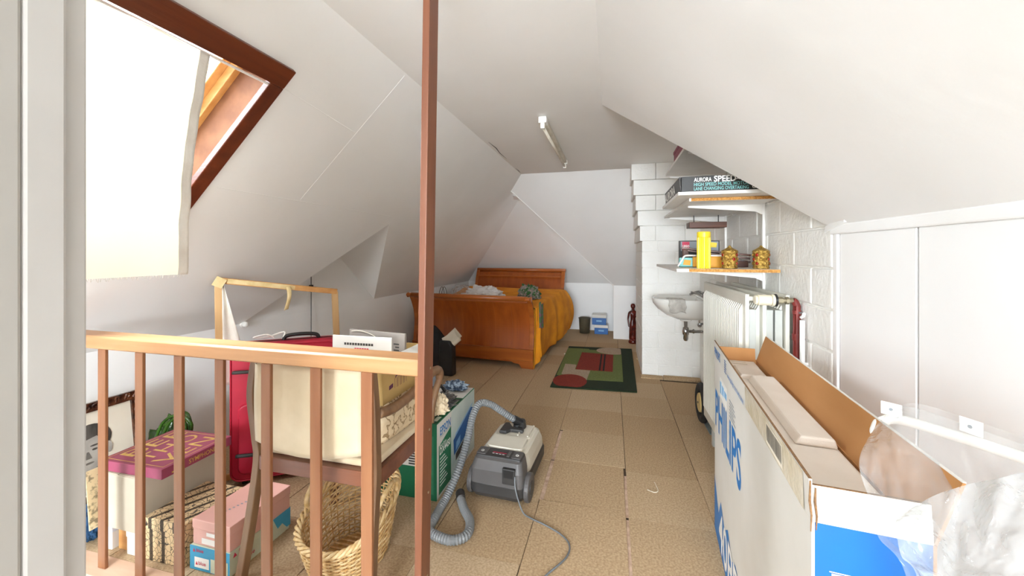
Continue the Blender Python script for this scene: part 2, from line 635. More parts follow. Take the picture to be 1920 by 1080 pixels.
for x0, x1, y0, y1 in ((-.446, -.412, 2.40, 2.88), (-.444, -.412, 2.89, 3.38), (.072, .098, 1.3, 2.34), (.074, .098, 2.36, 2.80)):
    ob('bare_strip', MB().add([(x0, y0, -.0058), (x1, y0, -.0058), (x1 - .004, y1, -.0058), (x0 + .006, y1, -.0058)], [(0, 1, 2, 3)]), subfloor, floor)
# loose turned-up tile strips along the chimney foot
for x0, x1, h in ((.34, .60, .022), (.605, 1.02, .03)):
    ob('carpet_offcut', MB().box(((x0 + x1) / 2, 5.07, h / 2 + .002), (x1 - x0, .07, h), rx=.25), carpet_b, floor, bevel=.004)

# ceiling
ce = MB()
ce.slab([(XJ, YB, ZC), (-.073, YB, ZC), (-.073, 2.99, ZC), (XJ, 2.99, ZC)], (0, 0, .1))
ce.slab([(XJ, 2.99, ZC), (-.073, 2.99, ZC), (XR, 2.2, ZC), (XR + .1, 2.2, ZC), (XR + .1, 6.1, ZC), (XJ, 6.1, ZC)], (0, 0, .1))
ceil_o = struct('ceiling', ce, slope_paint, 'flat white ceiling strip between the roof slopes')
ob('crack', MB().tube([(-1.20, 3.72, ZC), (-1.19, 3.95, ZC), (-1.21, 4.15, ZC), (-1.205, 4.42, ZC)], [.0015, .005, .0035, .001], 5), crack_dark, ceil_o)
ob('crack', MB().tube([(-1.225, 4.95, ZC), (-1.22, 5.1, ZC), (-1.23, 5.25, ZC)], [.001, .004, .001], 5), crack_dark, ceil_o)

# left slope with the roof-window hole and the gablet notch
SY0, SY1, ST0, ST1 = .28, 1.50, .29, 1.22
nrm = Vector((-KS, 0, 1)).normalized() * .12
ls = MB()
for q in ([(YB, 0), (YB, 1.79), (SY0, 1.79), (SY0, 0)], [(SY0, 0), (SY0, ST0), (SY1, ST0), (SY1, 0)], [(SY0, ST1), (SY0, 1.79), (SY1, 1.79), (SY1, ST1)],
          [(SY1, 0), (SY1, 1.79), (2.18, 1.79), (2.18, 0)], [(2.18, 0), (2.18, 1.79), (2.61, 1.79), (2.61, 0)], [(2.61, 0), (2.61, 1.79), (3.376, .867), (3.376, 0)],
          [(3.376, 0), (3.376, .867), (4.5, 1.79), (4.5, 0)], [(4.5, 0), (4.5, 1.79), (YF, 1.79), (5.93, 0)]):
    ls.slab([SL(y, t) for y, t in q], nrm)
slope_l = struct('wall_left_slope', ls, slope_paint, 'white left roof slope with the roof window', cat='wall')
# joints between the boards of the slope, thin filler ridges
jm = MB()
for (y0, t0), (y1, t1) in (((2.18, .01), (2.18, .79)), ((1.62, .80), (3.3, .80)), ((1.55, .32), (2.18, .36))):
    jm.tube([SL(y0, t0, .0025), SL((y0 + y1) / 2, (t0 + t1) / 2, .002), SL(y1, t1, .0025)], .004, 6)
ob('joint', jm, slope_paint, slope_l)
# gablet behind the slope
gb = MB()
PA = (-2.107, 3.376, 1.82)
GA = (XL, 3.45, 1.82)
gb.slab([(XL, 2.61, ZK), (XL, 4.5, ZK), GA], (-.1, 0, 0))
gb.slab([PA, (XL, 2.61, ZK), GA], (0, -.06, .1))
gb.slab([PA, GA, (XL, 4.5, ZK)], (0, .06, .1))
struct('wall_gablet', gb, slope_paint, 'small white gablet recess in the left roof slope', cat='wall')
# knee wall left, far wall, hips
struct('wall_left', MB().bb(XL - .1, XL, YB, YF + .1, -.12, ZK), white_paint, 'low white knee wall under the left slope')
fw = MB()
fw.bb(XL, .12, YF, YF + .1, -.12, ZK)
fw.bb(.02, .12, 7.33, YF, -.12, 1.6)
fw.bb(.02, XR + .1, 7.25, 7.33, -.12, .97)
fw.slab([(XL, YF, ZK), (.4, YF, ZK), (.4, 6.02, ZC), (XJ, 5.93, ZC)], (0, .08, .08))
struct('wall_far', fw, white_paint, 'far white wall and hip slope behind the bed', cat='wall')
hp = MB()
hp.slab([(XJ, 5.33, ZC), (-1.444, 5.55, 2.455), (.02, 7.25, .96), (XR + .1, 7.25, .96), (XR + .1, 5.33, ZC)], (0, .04, .045))
hipo = struct('wall_hip', hp, slope_paint, 'white sloping boards right of the far recess', cat='wall')
ob('added_edge_line', MB().tube([(-1.444, 5.55, 2.455), (-.7, 6.41, 1.70), (.02, 7.25, .96)], .009, 6), white_paint, hipo)  # tube added along the hip edge to stand in for its shadow line
ob('ledge', MB().slab([(-1.60, 5.98, 2.40), (-1.3, 5.98, 2.36), (-1.48, 5.75, 2.43)], (0, 0, .02)), slope_paint, hipo)

# right side: block wall, panels, slope
wr = MB()
wr.bb(XR, XR + .12, 2.17, 7.33, -.12, ZC)
wall_r = struct('wall_right', wr, mortar_paint, 'white painted concrete block wall behind the shelves')
bl = mesh(MB().bb(-.004, .010, -.194, .194, -.095, .095), 'block')
bl.materials.append(block_paint)
hb = mesh(MB().bb(-.004, .010, -.095, .095, -.095, .095), 'block_half')
hb.materials.append(block_paint)


def bev(o, w=.006):
    d = o.modifiers.new('bevel', 'BEVEL')
    d.width = w
    d.segments = 2
    return o


for k in range(13):
    z = .16 + .2 * k
    if z + .1 > ZC:
        continue
    y = 2.19 + (0 if k % 2 else .2)
    if k % 2 == 0:
        bev(ob('block', hb, block_paint, wall_r, loc=(XR - .006 + random.uniform(-.001, .001), 2.285, z)))
    while y + .395 < 5.14:
        bev(ob('block', bl, block_paint, wall_r, loc=(XR - .006 + random.uniform(-.0015, .0015), y + .198, z)))
        y += .4

# chimney breast with corbelled courses
CX0, CY0 = .36, 5.13
chm = MB().bb(CX0 + .008, XR + .05, CY0 + .008, 6.40, -.1, ZC)
chim = struct('wall_chimney', chm, mortar_paint, 'white blockwork chimney breast with stepped courses', cat='wall')


def block_box(x0, x1, y0, y1, z0, z1):
    return bev(ob('block', MB().bb(x0, x1, y0, y1, z0, z1), block_paint, chim), .006)


zc = [0, .155, .355, .555, .755, .955, 1.155, 1.355, 1.555, 1.69]
for k in range(9):
    z0, z1 = zc[k] + .004, zc[k + 1] - .004
    xs = [CX0, CX0 + .39, XR] if k % 2 else [CX0, CX0 + .19, CX0 + .58, XR]
    for a, b in zip(xs[:-1], xs[1:]):
        block_box(a + (.004 if a > CX0 else 0), b - .003, CY0, CY0 + .05, z0, z1)
    ys = [CY0 + .052, 5.5, 5.9, 6.4] if k % 2 else [CY0 + .052, 5.33, 5.73, 6.13, 6.4]
    for a, b in zip(ys[:-1], ys[1:]):
        block_box(CX0, CX0 + .05, a + .004, b - .004, z0, z1)
for k in range(5):
    z0 = 1.69 + k * .19
    z1 = min(z0 + .187, ZC - .002) if k < 4 else ZC - .001
    o = .026 * (k + 1)
    xs = [CX0 - o, CX0 + .42, XR - .01] if k % 2 else [CX0 - o, CX0 + .16, CX0 + .5, XR - .01]
    if k == 1 or k == 3:
        xs = [CX0 - o, XR - .01]
    for a, b in zip(xs[:-1], xs[1:]):
        block_box(a, b - .003, CY0 - .4 * o, CY0 + .1, z0 + .001, z1)
    block_box(CX0 - o, CX0 + .1, CY0 + .102, 6.4, z0 + .001, z1)

# right slope (front part), its return and the panelled knee wall
rs = MB()
rs.slab([(-.073, YB, ZC), (-.073, 2.99, ZC), (XR, 2.2, 1.655), (XR, YB, 1.655)], (.06, 0, .07))
rs.slab([(-.073, 2.992, ZC), (XR, 2.202, 1.655), (XR + .05, 2.202, 1.66), (XR + .05, 2.202, ZC)], (0, .012, 0))
rs_o = struct('wall_right_slope', rs, white_paint, 'white right roof slope ending in a diagonal edge', cat='wall')
wp = MB().bb(XR + .012, XR + .1, YB, 2.17, -.12, 1.70)
wall_p = struct('wall_right_knee', wp, crack_dark, 'white panelled knee wall beside the big carton', cat='wall')
for a, b in ((1.666, 2.135), (.447, 1.655), (-.77, .44), (-1.99, -.78), (-3.21, -2.0), (-4.99, -3.22)):
    ob('panel', MB().bb(XR - .004, XR + .014, a, b, 0, 1.622), panel_paint, wall_p, bevel=.003)
ob('panel_batten', MB().bb(XR - .012, XR + .014, 2.143, 2.172, 0, 1.625), panel_paint, wall_p, bevel=.004)
ob('panel_batten', MB().bb(XR - .004, XR + .014, 2.174, 2.20, 0, 1.63), white_paint, wall_p, bevel=.004)
t1 = MB().bb(XR - .016, XR + .02, YB, 2.20, 1.622, 1.668)
struct('trim_1', t1, white_paint, 'white painted strip along the top of the knee wall', cat='trim', bevel=.006)
struct('trim_2', MB().slab([(XR - .03, 2.05, 1.672), (XR - .02, 2.24, 1.635), (XR - .02, 2.23, 1.665), (XR - .03, 2.05, 1.70)], (.05, 0, 0)), white_paint, 'crumpled white joint strip at the corner of the right slope', cat='trim')

# unseen back wall with an opening added for the fill lamp
bw = MB()
WX0, WX1, WZ0, WZ1 = -1.45, .95, .85, 2.4
bw.bb(XL - .1, WX0, YB - .1, YB, -.1, ZC + .1)
bw.bb(WX1, XR + .1, YB - .1, YB, -.1, ZC + .1)
bw.bb(WX0, WX1, YB - .1, YB, -.1, WZ0)
bw.bb(WX0, WX1, YB - .1, YB, WZ1, ZC + .1)
struct('wall_back', bw, white_paint, 'white wall behind the viewer with an opening added for fill light')

# door jamb at the left edge of the view
dj = sempty('door_1', 'pale grey painted door frame at the left edge of the photo', 'door frame', (-1.2, .5, 0))
ob('jamb', MB().bb(-.75, .155, .02, .057, -.1, 2.6), jamb_paint_light, dj, bevel=.004)
ob('door_stop', MB().bb(-.75, .170, -.04, .02, -.1, 2.6), jamb_paint_light, dj, bevel=.006)
ob('casing', MB().bb(-.75, .1694, -.14, -.04, -.1, 2.6), jamb_paint, dj, bevel=.006)

# skylight: mahogany architrave, lining boards, sash and pane
w1 = sempty('window_1', 'mahogany framed roof window in the left slope', 'window', (0, 0, 0))


def sbar(y0, y1, t0, t1, n0, n1):
    pts = [SL(y, t, n) for n in (n0, n1) for y, t in ((y0, t0), (y1, t0), (y1, t1), (y0, t1))]
    return MB().add(pts, [(0, 1, 2, 3), (7, 6, 5, 4), (0, 4, 5, 1), (1, 5, 6, 2), (2, 6, 7, 3), (3, 7, 4, 0)])


ob('architrave', sbar(SY0 - .055, SY1 + .055, ST0 - .045, ST0 + .03, -.022, .012), mahogany, w1, bevel=.004)
ob('architrave', sbar(SY0 - .055, SY1 + .055, ST1 - .01, ST1 + .05, -.022, .012), mahogany, w1, bevel=.004)
ob('architrave', sbar(SY1 - .02, SY1 + .055, ST0 + .03, ST1 - .01, -.022, .012), mahogany_x, w1, bevel=.004)
ob('architrave', sbar(SY0 - .055, SY0 + .02, ST0 + .03, ST1 - .01, -.022, .012), mahogany_x, w1, bevel=.004)
ob('lining', sbar(SY1 - .006, SY1 + .02, ST0, ST1, .0125, .26), ply_pink, w1)
ob('lining', sbar(SY0 - .02, SY0 + .006, ST0, ST1, .0125, .26), ply_pink, w1)
ob('lining', sbar(SY0, SY1, ST0 - .02, ST0 + .006, .0125, .26), ply_pink, w1)
ob('lining', sbar(SY0, SY1, ST1 - .006, ST1 + .02, .0125, .26), ply_pink, w1)
ob('lining_batten', sbar(SY1 - .035, SY1, ST0, ST1, .17, .215), pine_x, w1, bevel=.003)
ob('sash', sbar(SY1 - .07, SY1, ST0, ST1, .215, .27), pine_x, w1, bevel=.004)
ob('sash', sbar(SY0, SY0 + .07, ST0, ST1, .215, .27), pine_x, w1, bevel=.004)
ob('sash', sbar(SY0 + .07, SY1 - .07, ST0, ST0 + .07, .215, .27), pine, w1, bevel=.004)
ob('sash', sbar(SY0 + .07, SY1 - .07, ST1 - .07, ST1, .215, .27), pine, w1, bevel=.004)
ob('pane', sbar(SY0 + .07, SY1 - .07, ST0 + .07, ST1 - .07, .24, .248), glass_m, w1)
ob('curtain_rail', MB().cyl(SL(SY0, ST0 + .04, -.012), SL(SY1 - .02, ST0 + .04, -.012), .006, 8), frame_white, w1)

# ================================================================ RAILING
rl = thing('stair_railing', 'wooden stair railing with square balusters and a tall post up to the ceiling', 'railing', (0, 1.33, 0))
ob('handrail', MB().prism([(0, 1.070), (.005, 1.118), (.014, 1.127), (.108, 1.127), (.115, 1.118), (.115, 1.08), (.105, 1.067), (.006, 1.065)], -2.75, -.705, 'x'), rail_wood, rl, bevel=.002)
for x in (-2.42, -2.172, -1.928, -1.688, -1.435, -1.187, -.948):
    ob('baluster', MB().bb(x - .010, x + .040, .004, .019, .0, 1.066), baluster_wood, rl, bevel=.003)
ob('baluster', MB().bb(-.724, -.700, .004, .03, 0, 1.066), baluster_wood, rl, bevel=.003)
po = MB()
po.bb(-.70, -.672, -.02, .055, 0, ZC - .002)
pst = ob('newel_post', po, post_wood, rl, bevel=.003)
for v in pst.data.vertices:
    v.co.x += .018 * (v.co.z - 1.1) / 1.1
for z in (.30, .62, .86, 1.095):
    ob('screw', MB().cyl((-.6715 + .018 * (z - 1.1) / 1.1 - .004, .03, z), (-.6715 + .018 * (z - 1.1) / 1.1 + .001, .03, z), .005, 8), brass_grey, pst)
ob('base_board', MB().bb(-2.75, -.70, -.035, .07, -.03, .0), base_wood, rl)

# curtain over the roof window
def cur(u, v):
    y = .30 + u * (1.195 - .30)
    top = Vector(SL(y, ST0 + .04, -.018))
    sag = .03 * math.sin(u * PI * 5) * (1 - v)
    fold = .012 * math.sin(u * 17 + v * 2) + .02 * nz(u * 4, v * 3, 1.3)
    x = top.x - .015 - .13 * v + fold * (.3 + v) + .02
    z = top.z - .875 * v - abs(sag) * .12
    yy = y + (.02 * nz(v * 4, 2, u) - .02 * math.sin(v * 3) ) * u
    return (x, yy + .012 * v, z)


cu_ = thing('window_curtain', 'backlit white cloth hung over the roof window', 'curtain', (0, 0, 0))
ob('cloth', MB().grid(cur, 60, 50), curtain_m, cu_, smooth=True)
hm = MB()
def curh(u, v):
    p = cur(1.0, v)
    return (p[0] + .003 + .0015 * math.sin(v * 40), p[1] - .03 + .036 * u, p[2])
ob('hem', MB().grid(curh, 4, 50), white_cloth, cu_, smooth=True, solid=.003)
fr = MB()
for i in range(150):
    u = i / 149
    p = Vector(cur(u, 1))
    fr.tube([p, p + Vector((random.uniform(-.004, .004), random.uniform(-.004, .004), -random.uniform(.004, .014)))], .0008, 4)
fo = ob('frayed_edge', fr, white_cloth, cu_)
fo['kind'] = 'stuff'

# ================================================================ RIGHT SIDE
# fluorescent batten on the ceiling
la = thing('ceiling_lamp', 'cream fluorescent batten lamp on the ceiling', 'lamp', (-.55, 3.15, ZC))
ob('batten', MB().bb(-.028, .028, 0, 1.5, -.045, 0), lamp_metal, la, bevel=.006)
ob('end_cap', MB().bb(-.034, .034, -.03, .06, -.055, -.001), frame_white, la, bevel=.008)
ob('end_cap', MB().bb(-.034, .034, 1.47, 1.53, -.055, -.001), frame_white, la, bevel=.008)
ob('lamp_holder', MB().bb(-.018, .018, -.026, .004, -.10, -.05), frame_white, la, bevel=.008)
ob('lamp_holder', MB().bb(-.018, .018, 1.49, 1.52, -.10, -.05), frame_white, la, bevel=.008)
ob('tube', MB().cyl((0, .0, -.078), (0, 1.50, -.078), .013, 14), tube_cream, la, smooth=True)

# shelf uprights and shelves
def bracket(y, z, ln=.5):
    return MB().prism([(XR - .018, z), (XR - ln, z), (XR - ln, z - .012), (XR - .07, z - .05), (XR - .018, z - .075)], y - .008, y + .008, 'y')


up = mesh(MB().bb(-.018, 0, -.014, .014, 0, 1.08), 'shelf_upright')
for i, y in enumerate((3.04, 3.97)):
    o = ob('shelf_upright', up, shelf_white, loc=(XR - .01, y, 1.27), bevel=.003)
    tag(o, ('white steel shelf upright on the block wall nearer the knee wall', 'white steel shelf upright on the block wall next to the chimney')[i], 'shelf rail', 'shelf uprights on the block wall')


def shelf(label, x0, y0, y1, z, grp='white wall shelves', lip=None):
    s = thing('wall_shelf', label, 'shelf', (0, 0, z), 0, grp)
    ob('board', MB().bb(x0, XR - .03, y0, y1, -.02, 0), shelf_white, s, bevel=.001)
    ob('chipboard_end', MB().bb(x0 + .012, XR - .03, y0 - .003, y0 + .0005, -.0195, -.0005), chip_m, s)
    for yb in (3.04, 3.97):
        ob('bracket', MB().add([(p[0], p[1], p[2] - 0) for p in bracket(yb, -.021, .50).v], bracket(yb, -.021, .5).f), shelf_white, s)
    return s


s1 = shelf('lowest white shelf with a chipboard end, carrying jars and toys', .47, 2.73, 3.90, 1.433)
ob('lip', MB().bb(.405, .469, 2.71, 3.90, -.02, 0), shelf_white, s1)
s2 = shelf('middle white shelf with a chipboard end under the racing game box', .49, 2.77, 4.04, 1.895)
s3 = shelf('topmost white shelf half hidden by the roof slope', .49, 2.98, 3.94, 2.285)
lb_ = tag(ob('shelf_board', MB().bb(.40, .98, 2.62, 3.41, 1.8965, 1.917), shelf_white, bevel=.001), 'loose white board lying between the middle shelf and the game box', 'board')
# the racing game box
gm = thing('game_box', 'black racing game carton on the middle shelf', 'box', (.42, 2.63, 1.918))
black_card = noisy('black_card', '#1f1e1d', '#2a2927', 4, .4)
ob('carton', MB().bb(0, .56, 0, .72, 0, .094), black_card, gm, bevel=.002)
ob('lid_flap', MB().box((-.006, .35, .05), (.004, .70, .088), ry=-.05), black_card, gm)
F = ((1, 0, 0), (0, 0, 1))
txt(gm, 'AURORA', .036, (.073, 0, .060), *F, print_white, .01, width=.100)
txt(gm, 'SPEED~STEER', .050, (.185, 0, .057), *F, print_white, .025, width=.275)
txt(gm, 'HIGH SPEED MODEL MOTOR RACING WITH', .029, (.071, 0, .033), *F, print_teal, .008, width=.47)
txt(gm, 'LANE CHANGING OVERTAKING', .029, (.071, 0, .007), *F, print_teal, .008, width=.305)
txt(gm, 'GS500', .025, (.395, 0, .009), *F, print_white, .02, width=.075)
txt(gm, 'AURORA', .085, (-.0088, .68, .016), (0, -1, 0), (-.05, 0, 1), print_white, .03, width=.50)
# red thing on the top shelf
bt = thing('storage_box', 'dark red box edge showing on the topmost shelf', 'box', (.5, 3.0, 2.286))
ob('carton', MB().bb(0, .2, 0, .5, 0, .07), burgundy, bt, bevel=.003)
ob('lid', MB().bb(-.004, .204, -.004, .504, .07, .095), burgundy, bt, bevel=.003)
# framed picture stored flat below the middle shelf
pf = thing('picture_frame', 'small dark wooden frame hanging under the middle shelf', 'frame', (.66, 3.72, 1.76), .0)
for nm, q in (('frame_bar', (0, .30, 0, .03, 0, .05)), ('frame_bar', (0, .30, .12, .15, 0, .05)), ('frame_bar', (0, .03, .03, .12, 0, .05)), ('frame_bar', (.27, .30, .03, .12, 0, .05))):
    ob(nm, MB().bb(*q), dark_wood, pf, bevel=.003)
ob('backing', MB().bb(.03, .27, .03, .12, .03, .036), card_white, pf)
for x in (.05, .25):
    ob('hanging_strap', MB().tube([(x, .075, .04), (x, .075, .114)], .004, 6), wire_black, pf)

ZS = 1.4335
# yellow ribbed beaker
def ribbed(r, z0, z1, n=72, a=.0022):
    rings = []
    for z in (z0, z1):
        rings.append([((r + a * (1 if (k % 3) else -1)) * math.cos(2 * PI * k / n), (r + a * (1 if (k % 3) else -1)) * math.sin(2 * PI * k / n), z) for k in range(n)])
    return MB().loft(rings)


yb = thing('beaker', 'tall yellow ribbed plastic beaker at the end of the lowest shelf', 'beaker', (.590, 2.83, ZS))
ob('body', ribbed(.040, 0, .205), yellow_plastic, yb)
ob('lid', MB().lathe([(.040, .2055), (.042, .207), (.042, .238), (.040, .243), (.036, .243), (.034, .236)], 32), yellow_plastic, yb, smooth=False)
# gold jars with red stones
def jar(x, y, rz, label):
    j = thing('gold_jar', label, 'jar', (x, y, ZS), rz, 'gold jars on the lowest shelf')
    prof = [(.040, 0), (.047, .002), (.048, .010), (.044, .016), (.0455, .05), (.044, .1), (.049, .106), (.050, .114), (.046, .118), (.02, .118)]
    ob('body', MB().lathe(prof, 32), gold_metal, j, smooth=True)
    ob('lid', MB().lathe([(.046, .1185), (.044, .121), (.030, .128), (.012, .140), (.006, .150), (.003, .152)], 24), gold_metal, j, smooth=True)
    for a in range(6):
        for k, z in enumerate((.034, .062, .090)):
            t = a * PI / 3 + (k % 2) * PI / 6
            c = (.0455 * math.cos(t), .0455 * math.sin(t))
            M = Matrix.Translation((c[0], c[1], z)) @ Matrix.Rotation(t, 4, 'Z') @ Matrix.Rotation(PI / 2, 4, 'Y')
            ob('stone', MB().lathe([(.0105, -.002), (.0105, .001), (.008, .004), (.002, .006)], 10, M=M), gem_red if (a + k) % 2 else gold_metal, j, smooth=True)
            ob('setting', MB().tube([tuple(M @ Vector((.0118 * math.cos(q * PI / 6), .0118 * math.sin(q * PI / 6), .001))) for q in range(12)], .0016, 5, closed=True), gold_metal, j)


jar(.748, 2.84, .3, 'gold jewelled jar between the yellow beaker and the other jar')
jar(.935, 2.85, .75, 'gold jewelled jar at the wall end of the lowest shelf')
# toys behind
lg = thing('toy_box', 'black edged toy carton with a red logo behind the yellow beaker', 'box', (.535, 3.44, ZS))
ob('carton', MB().bb(0, .30, 0, .05, 0, .205), black_card, lg, bevel=.002)
flat(lg, 'front_print', [(.01, 0, .12), (.29, 0, .12), (.29, 0, .197), (.01, 0, .197)], print_grey, (0, -1, 0), .0008)
flat(lg, 'logo_patch', [(.02, 0, .13), (.075, 0, .13), (.075, 0, .195), (.02, 0, .195)], print_red, (0, -1, 0), .0016)
txt(lg, 'LEGO', .026, (.024, -.0018, .15), *F, print_white, .04, .75)
flat(lg, 'yellow_print', [(.215, 0, .15), (.275, 0, .148), (.28, 0, .185), (.24, 0, .19), (.22, 0, .175)], yellow_plastic, (0, -1, 0), .0016)
tr_ = thing('toy_tray', 'amber plastic toy box with a white rim between beaker and jar', 'box', (.60, 2.99, ZS))
ob('tub', MB().bb(0, .16, 0, .12, 0, .078), amber_plastic, tr_, bevel=.006)
ob('rim', MB().bb(-.006, .166, -.006, .126, .078, .09), frame_white, tr_, bevel=.004)
ha = thing('toy_handle_box', 'flat printed toy box with a white carrying handle left of the beaker', 'box', (.475, 3.02, ZS))
ob('body', MB().box((.05, .05, .034), (.10, .05, .066), rx=-.12), print_teal, ha, bevel=.004)
flat(ha, 'print_patch', [(.02, .022, .018), (.07, .022, .014), (.075, .026, .05), (.03, .026, .055)], amber_plastic, (0, -1, 0), .003)
ob('handle', MB().tube(catmull([(-.015, .01, .006), (.012, .01, .05), (.028, .01, .078), (.05, .01, .084), (.105, .012, .084)], 5), .0065, 8), frame_white, ha, smooth=True)
ob('yellow_clip', MB().bb(.085, .115, .0, .028, .004, .075), amber_plastic, ha, bevel=.004)
wd = thing('wooden_track', 'dark wooden slatted toy leaning behind the two gold jars', 'toy', (0, 0, 0))
for i, (a, b) in enumerate((((.52, 3.26, 1.575), (.98, 3.20, 1.520)), ((.56, 3.24, 1.555), (.97, 3.18, 1.495)), ((.66, 3.22, 1.525), (.97, 3.17, 1.470)))):
    A, B_ = Vector(a), Vector(b)
    d = B_ - A
    ob('slat', MB().box(tuple((A + B_) / 2), (d.length, .05, .014), ry=-math.atan2(d.z, d.x), rz=math.atan2(d.y, d.x)), (dark_wood, dark_wood, carved_wood)[i], wd, bevel=.002)
ob('stand', MB().bb(.80, .95, 3.14, 3.23, ZS, 1.478), dark_wood, wd, bevel=.003)
ob('stand', MB().bb(.53, .57, 3.24, 3.29, ZS, 1.563), dark_wood, wd, bevel=.003)

# radiator: three ribbed panels with convectors between
RY0, RY1, RZ0, RZ1 = 2.54, 3.60, .17, 1.295
ra = thing('radiator', 'tall cream triple panel radiator by the block wall', 'radiator', (0, 0, 0))


def rad_panel(x):
    m = MB()
    n = 27
    prof = []
    L_ = RY1 - RY0
    for i in range(n):
        a = RY0 + .05 + (L_ - .1) * i / n
        w_ = (L_ - .1) / n
        prof += [(a + w_ * .05, 0), (a + w_ * .16, -.019), (a + w_ * .46, -.019), (a + w_ * .62, 0)]
    rows = [(RZ0, 0), (RZ0 + .07, 0), (RZ0 + .10, 1), (RZ1 - .10, 1), (RZ1 - .065, 0), (RZ1 - .012, 0), (RZ1, .4)]
    ys = [(RY0, .004), (RY0 + .008, 0), (RY0 + .03, 0)] + prof + [(RY1 - .03, 0), (RY1 - .008, 0), (RY1, .004)]
    k = len(ys)
    vs = []
    for z, a in rows:
        for y, d in ys:
            vs.append((x + (d * a if a in (0, 1) else .004), y, z))
    fs = [(r * k + i, r * k + i + 1, (r + 1) * k + i + 1, (r + 1) * k + i) for r in range(len(rows) - 1) for i in range(k - 1)]
    m.add(vs, fs)
    m.bb(x + .006, x + .020, RY0, RY1, RZ0, RZ1)
    return m


for x in (.752, .842, .958):
    ob('panel', rad_panel(x), rad_white, ra)
    ob('end_cap', MB().bb(x - .001, x + .020, RY0 - .004, RY0 + .004, RZ0, RZ1), rad_white, ra, bevel=.006)
for x0, x1 in ((.778, .815), (.868, .903), (.912, .951)):
    ob('convector', MB().bb(x0, x1, RY0 + .02, RY1 - .02, RZ0 + .06, 1.205), rad_grey, ra, bevel=.004)
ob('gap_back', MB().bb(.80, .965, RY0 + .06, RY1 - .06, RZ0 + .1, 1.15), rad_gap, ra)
ob('header_pipe', MB().cyl((.765, RY0 + .015, 1.268), (.965, RY0 + .015, 1.268), .014, 14), rad_white, ra, smooth=True)
va = ob('thermostat_valve', MB().cyl((.785, RY0 - .045, 1.268), (.80, RY0 - .045, 1.268), .026, 24).cyl((.80, RY0 - .045, 1.268), (.868, RY0 - .045, 1.268), .030, 24), valve_cream, ra, bevel=.004)
ob('scale_ring', MB().cyl((.869, RY0 - .045, 1.268), (.883, RY0 - .045, 1.268), .034, 24), valve_cream, va, bevel=.002)
ob('collar', MB().cyl((.884, RY0 - .045, 1.268), (.894, RY0 - .045, 1.268), .036, 20), black_plastic, va)
ob('valve_body', MB().cyl((.894, RY0 - .045, 1.268), (.925, RY0 - .045, 1.268), .020, 6).cyl((.925, RY0 - .045, 1.268), (.975, RY0 - .045, 1.268), .014, 14).cyl((.94, RY0 - .045, 1.268), (.955, RY0 - .045, 1.268), .021, 6), brass_grey, va)
for y in (RY0 + .2, RY1 - .2):
    ob('foot', MB().bb(.77, .96, y - .02, y + .02, .001, RZ0 + .01), rad_grey, ra, bevel=.003)
pp = thing('heating_pipe', 'dark red heating pipe with an elbow beside the radiator', 'pipe', (0, 0, 0))
ob('pipe', MB().tube(catmull([(.976, RY0 - .045, 1.268), (.986, RY0 - .045, 1.262), (.995, RY0 - .045, 1.240)], 6) + [Vector((.995, RY0 - .045, .9)), Vector((.992, RY0 - .045, .001))], .0185, 16), red_pipe, pp, smooth=True)
ob('joint_ring', MB().cyl((.995, RY0 - .045, 1.195), (.995, RY0 - .045, 1.215), .022, 16), red_pipe, pp)
ob('joint_ring', MB().cyl((.994, RY0 - .045, 1.05), (.994, RY0 - .045, 1.085), .022, 16), red_pipe, pp)
ob('wall_clip', MB().cyl((1.0, RY0 - .045, 1.062), (XR - .004, RY0 - .045, 1.062), .009, 10).cyl((XR - .012, RY0 - .045, 1.062), (XR - .002, RY0 - .045, 1.062), .02, 12), red_pipe, pp)
ob('wall_clip', MB().tube([(.995, RY0 - .068, 1.205), (1.02, RY0 - .06, 1.205)], .006, 8), steel, pp)
vp = thing('wall_pipe', 'white painted pipe running down the block wall behind the red pipe', 'pipe', (XR - .035, 2.43, 0))
ob('pipe', MB().tube([(0, 0, .001), (0, 0, 1.17)], .012, 12), white_paint, vp, smooth=True)
ob('clip', MB().bb(-.015, .026, -.008, .008, .93, .945), white_paint, vp)
ob('hook', MB().tube([(.0, .012, 1.185), (0, -.012, 1.195), (0, -.02, 1.21)], .008, 8), white_paint, vp)

# hand truck behind the radiator
ht = thing('hand_truck', 'blue sack truck with black tyres behind the radiator', 'sack truck', (.80, 3.86, 0))
for x in (-.01, .17):
    wl = ob('wheel', MB().tube([(x, .175 * 0 + .145 * math.cos(a * PI / 16), .178 + .145 * math.sin(a * PI / 16)) for a in range(32)], .032, 10, closed=True), tyre, ht, smooth=True)
    ob('hub', MB().cyl((x - .03, 0, .178), (x + .03, 0, .178), .085, 24), hub_yellow, wl, bevel=.01)
ob('axle', MB().cyl((-.05, 0, .178), (.2, 0, .178), .01, 10), steel, ht)
ob('upright', MB().tube([(.045, .03, .10), (.045, .12, 1.05)], .013, 10), truck_blue, ht, smooth=True)
ob('upright', MB().tube([(.13, .03, .10), (.13, .12, 1.05)], .013, 10), truck_blue, ht, smooth=True)
ob('guard', MB().prism([(-.2, .012), (.19, .10), (.17, .36), (.10, .42), (.02, .38)], .035, .040, 'x'), tin_grey, ht)
ob('toe_plate', MB().bb(.0, .17, -.26, -.02, .001, .010), tin_grey, ht)

# wash basin on the wall
bs = thing('wash_basin', 'white ceramic wash basin between chimney and radiator', 'basin', (XR - .012, 4.60, 0))


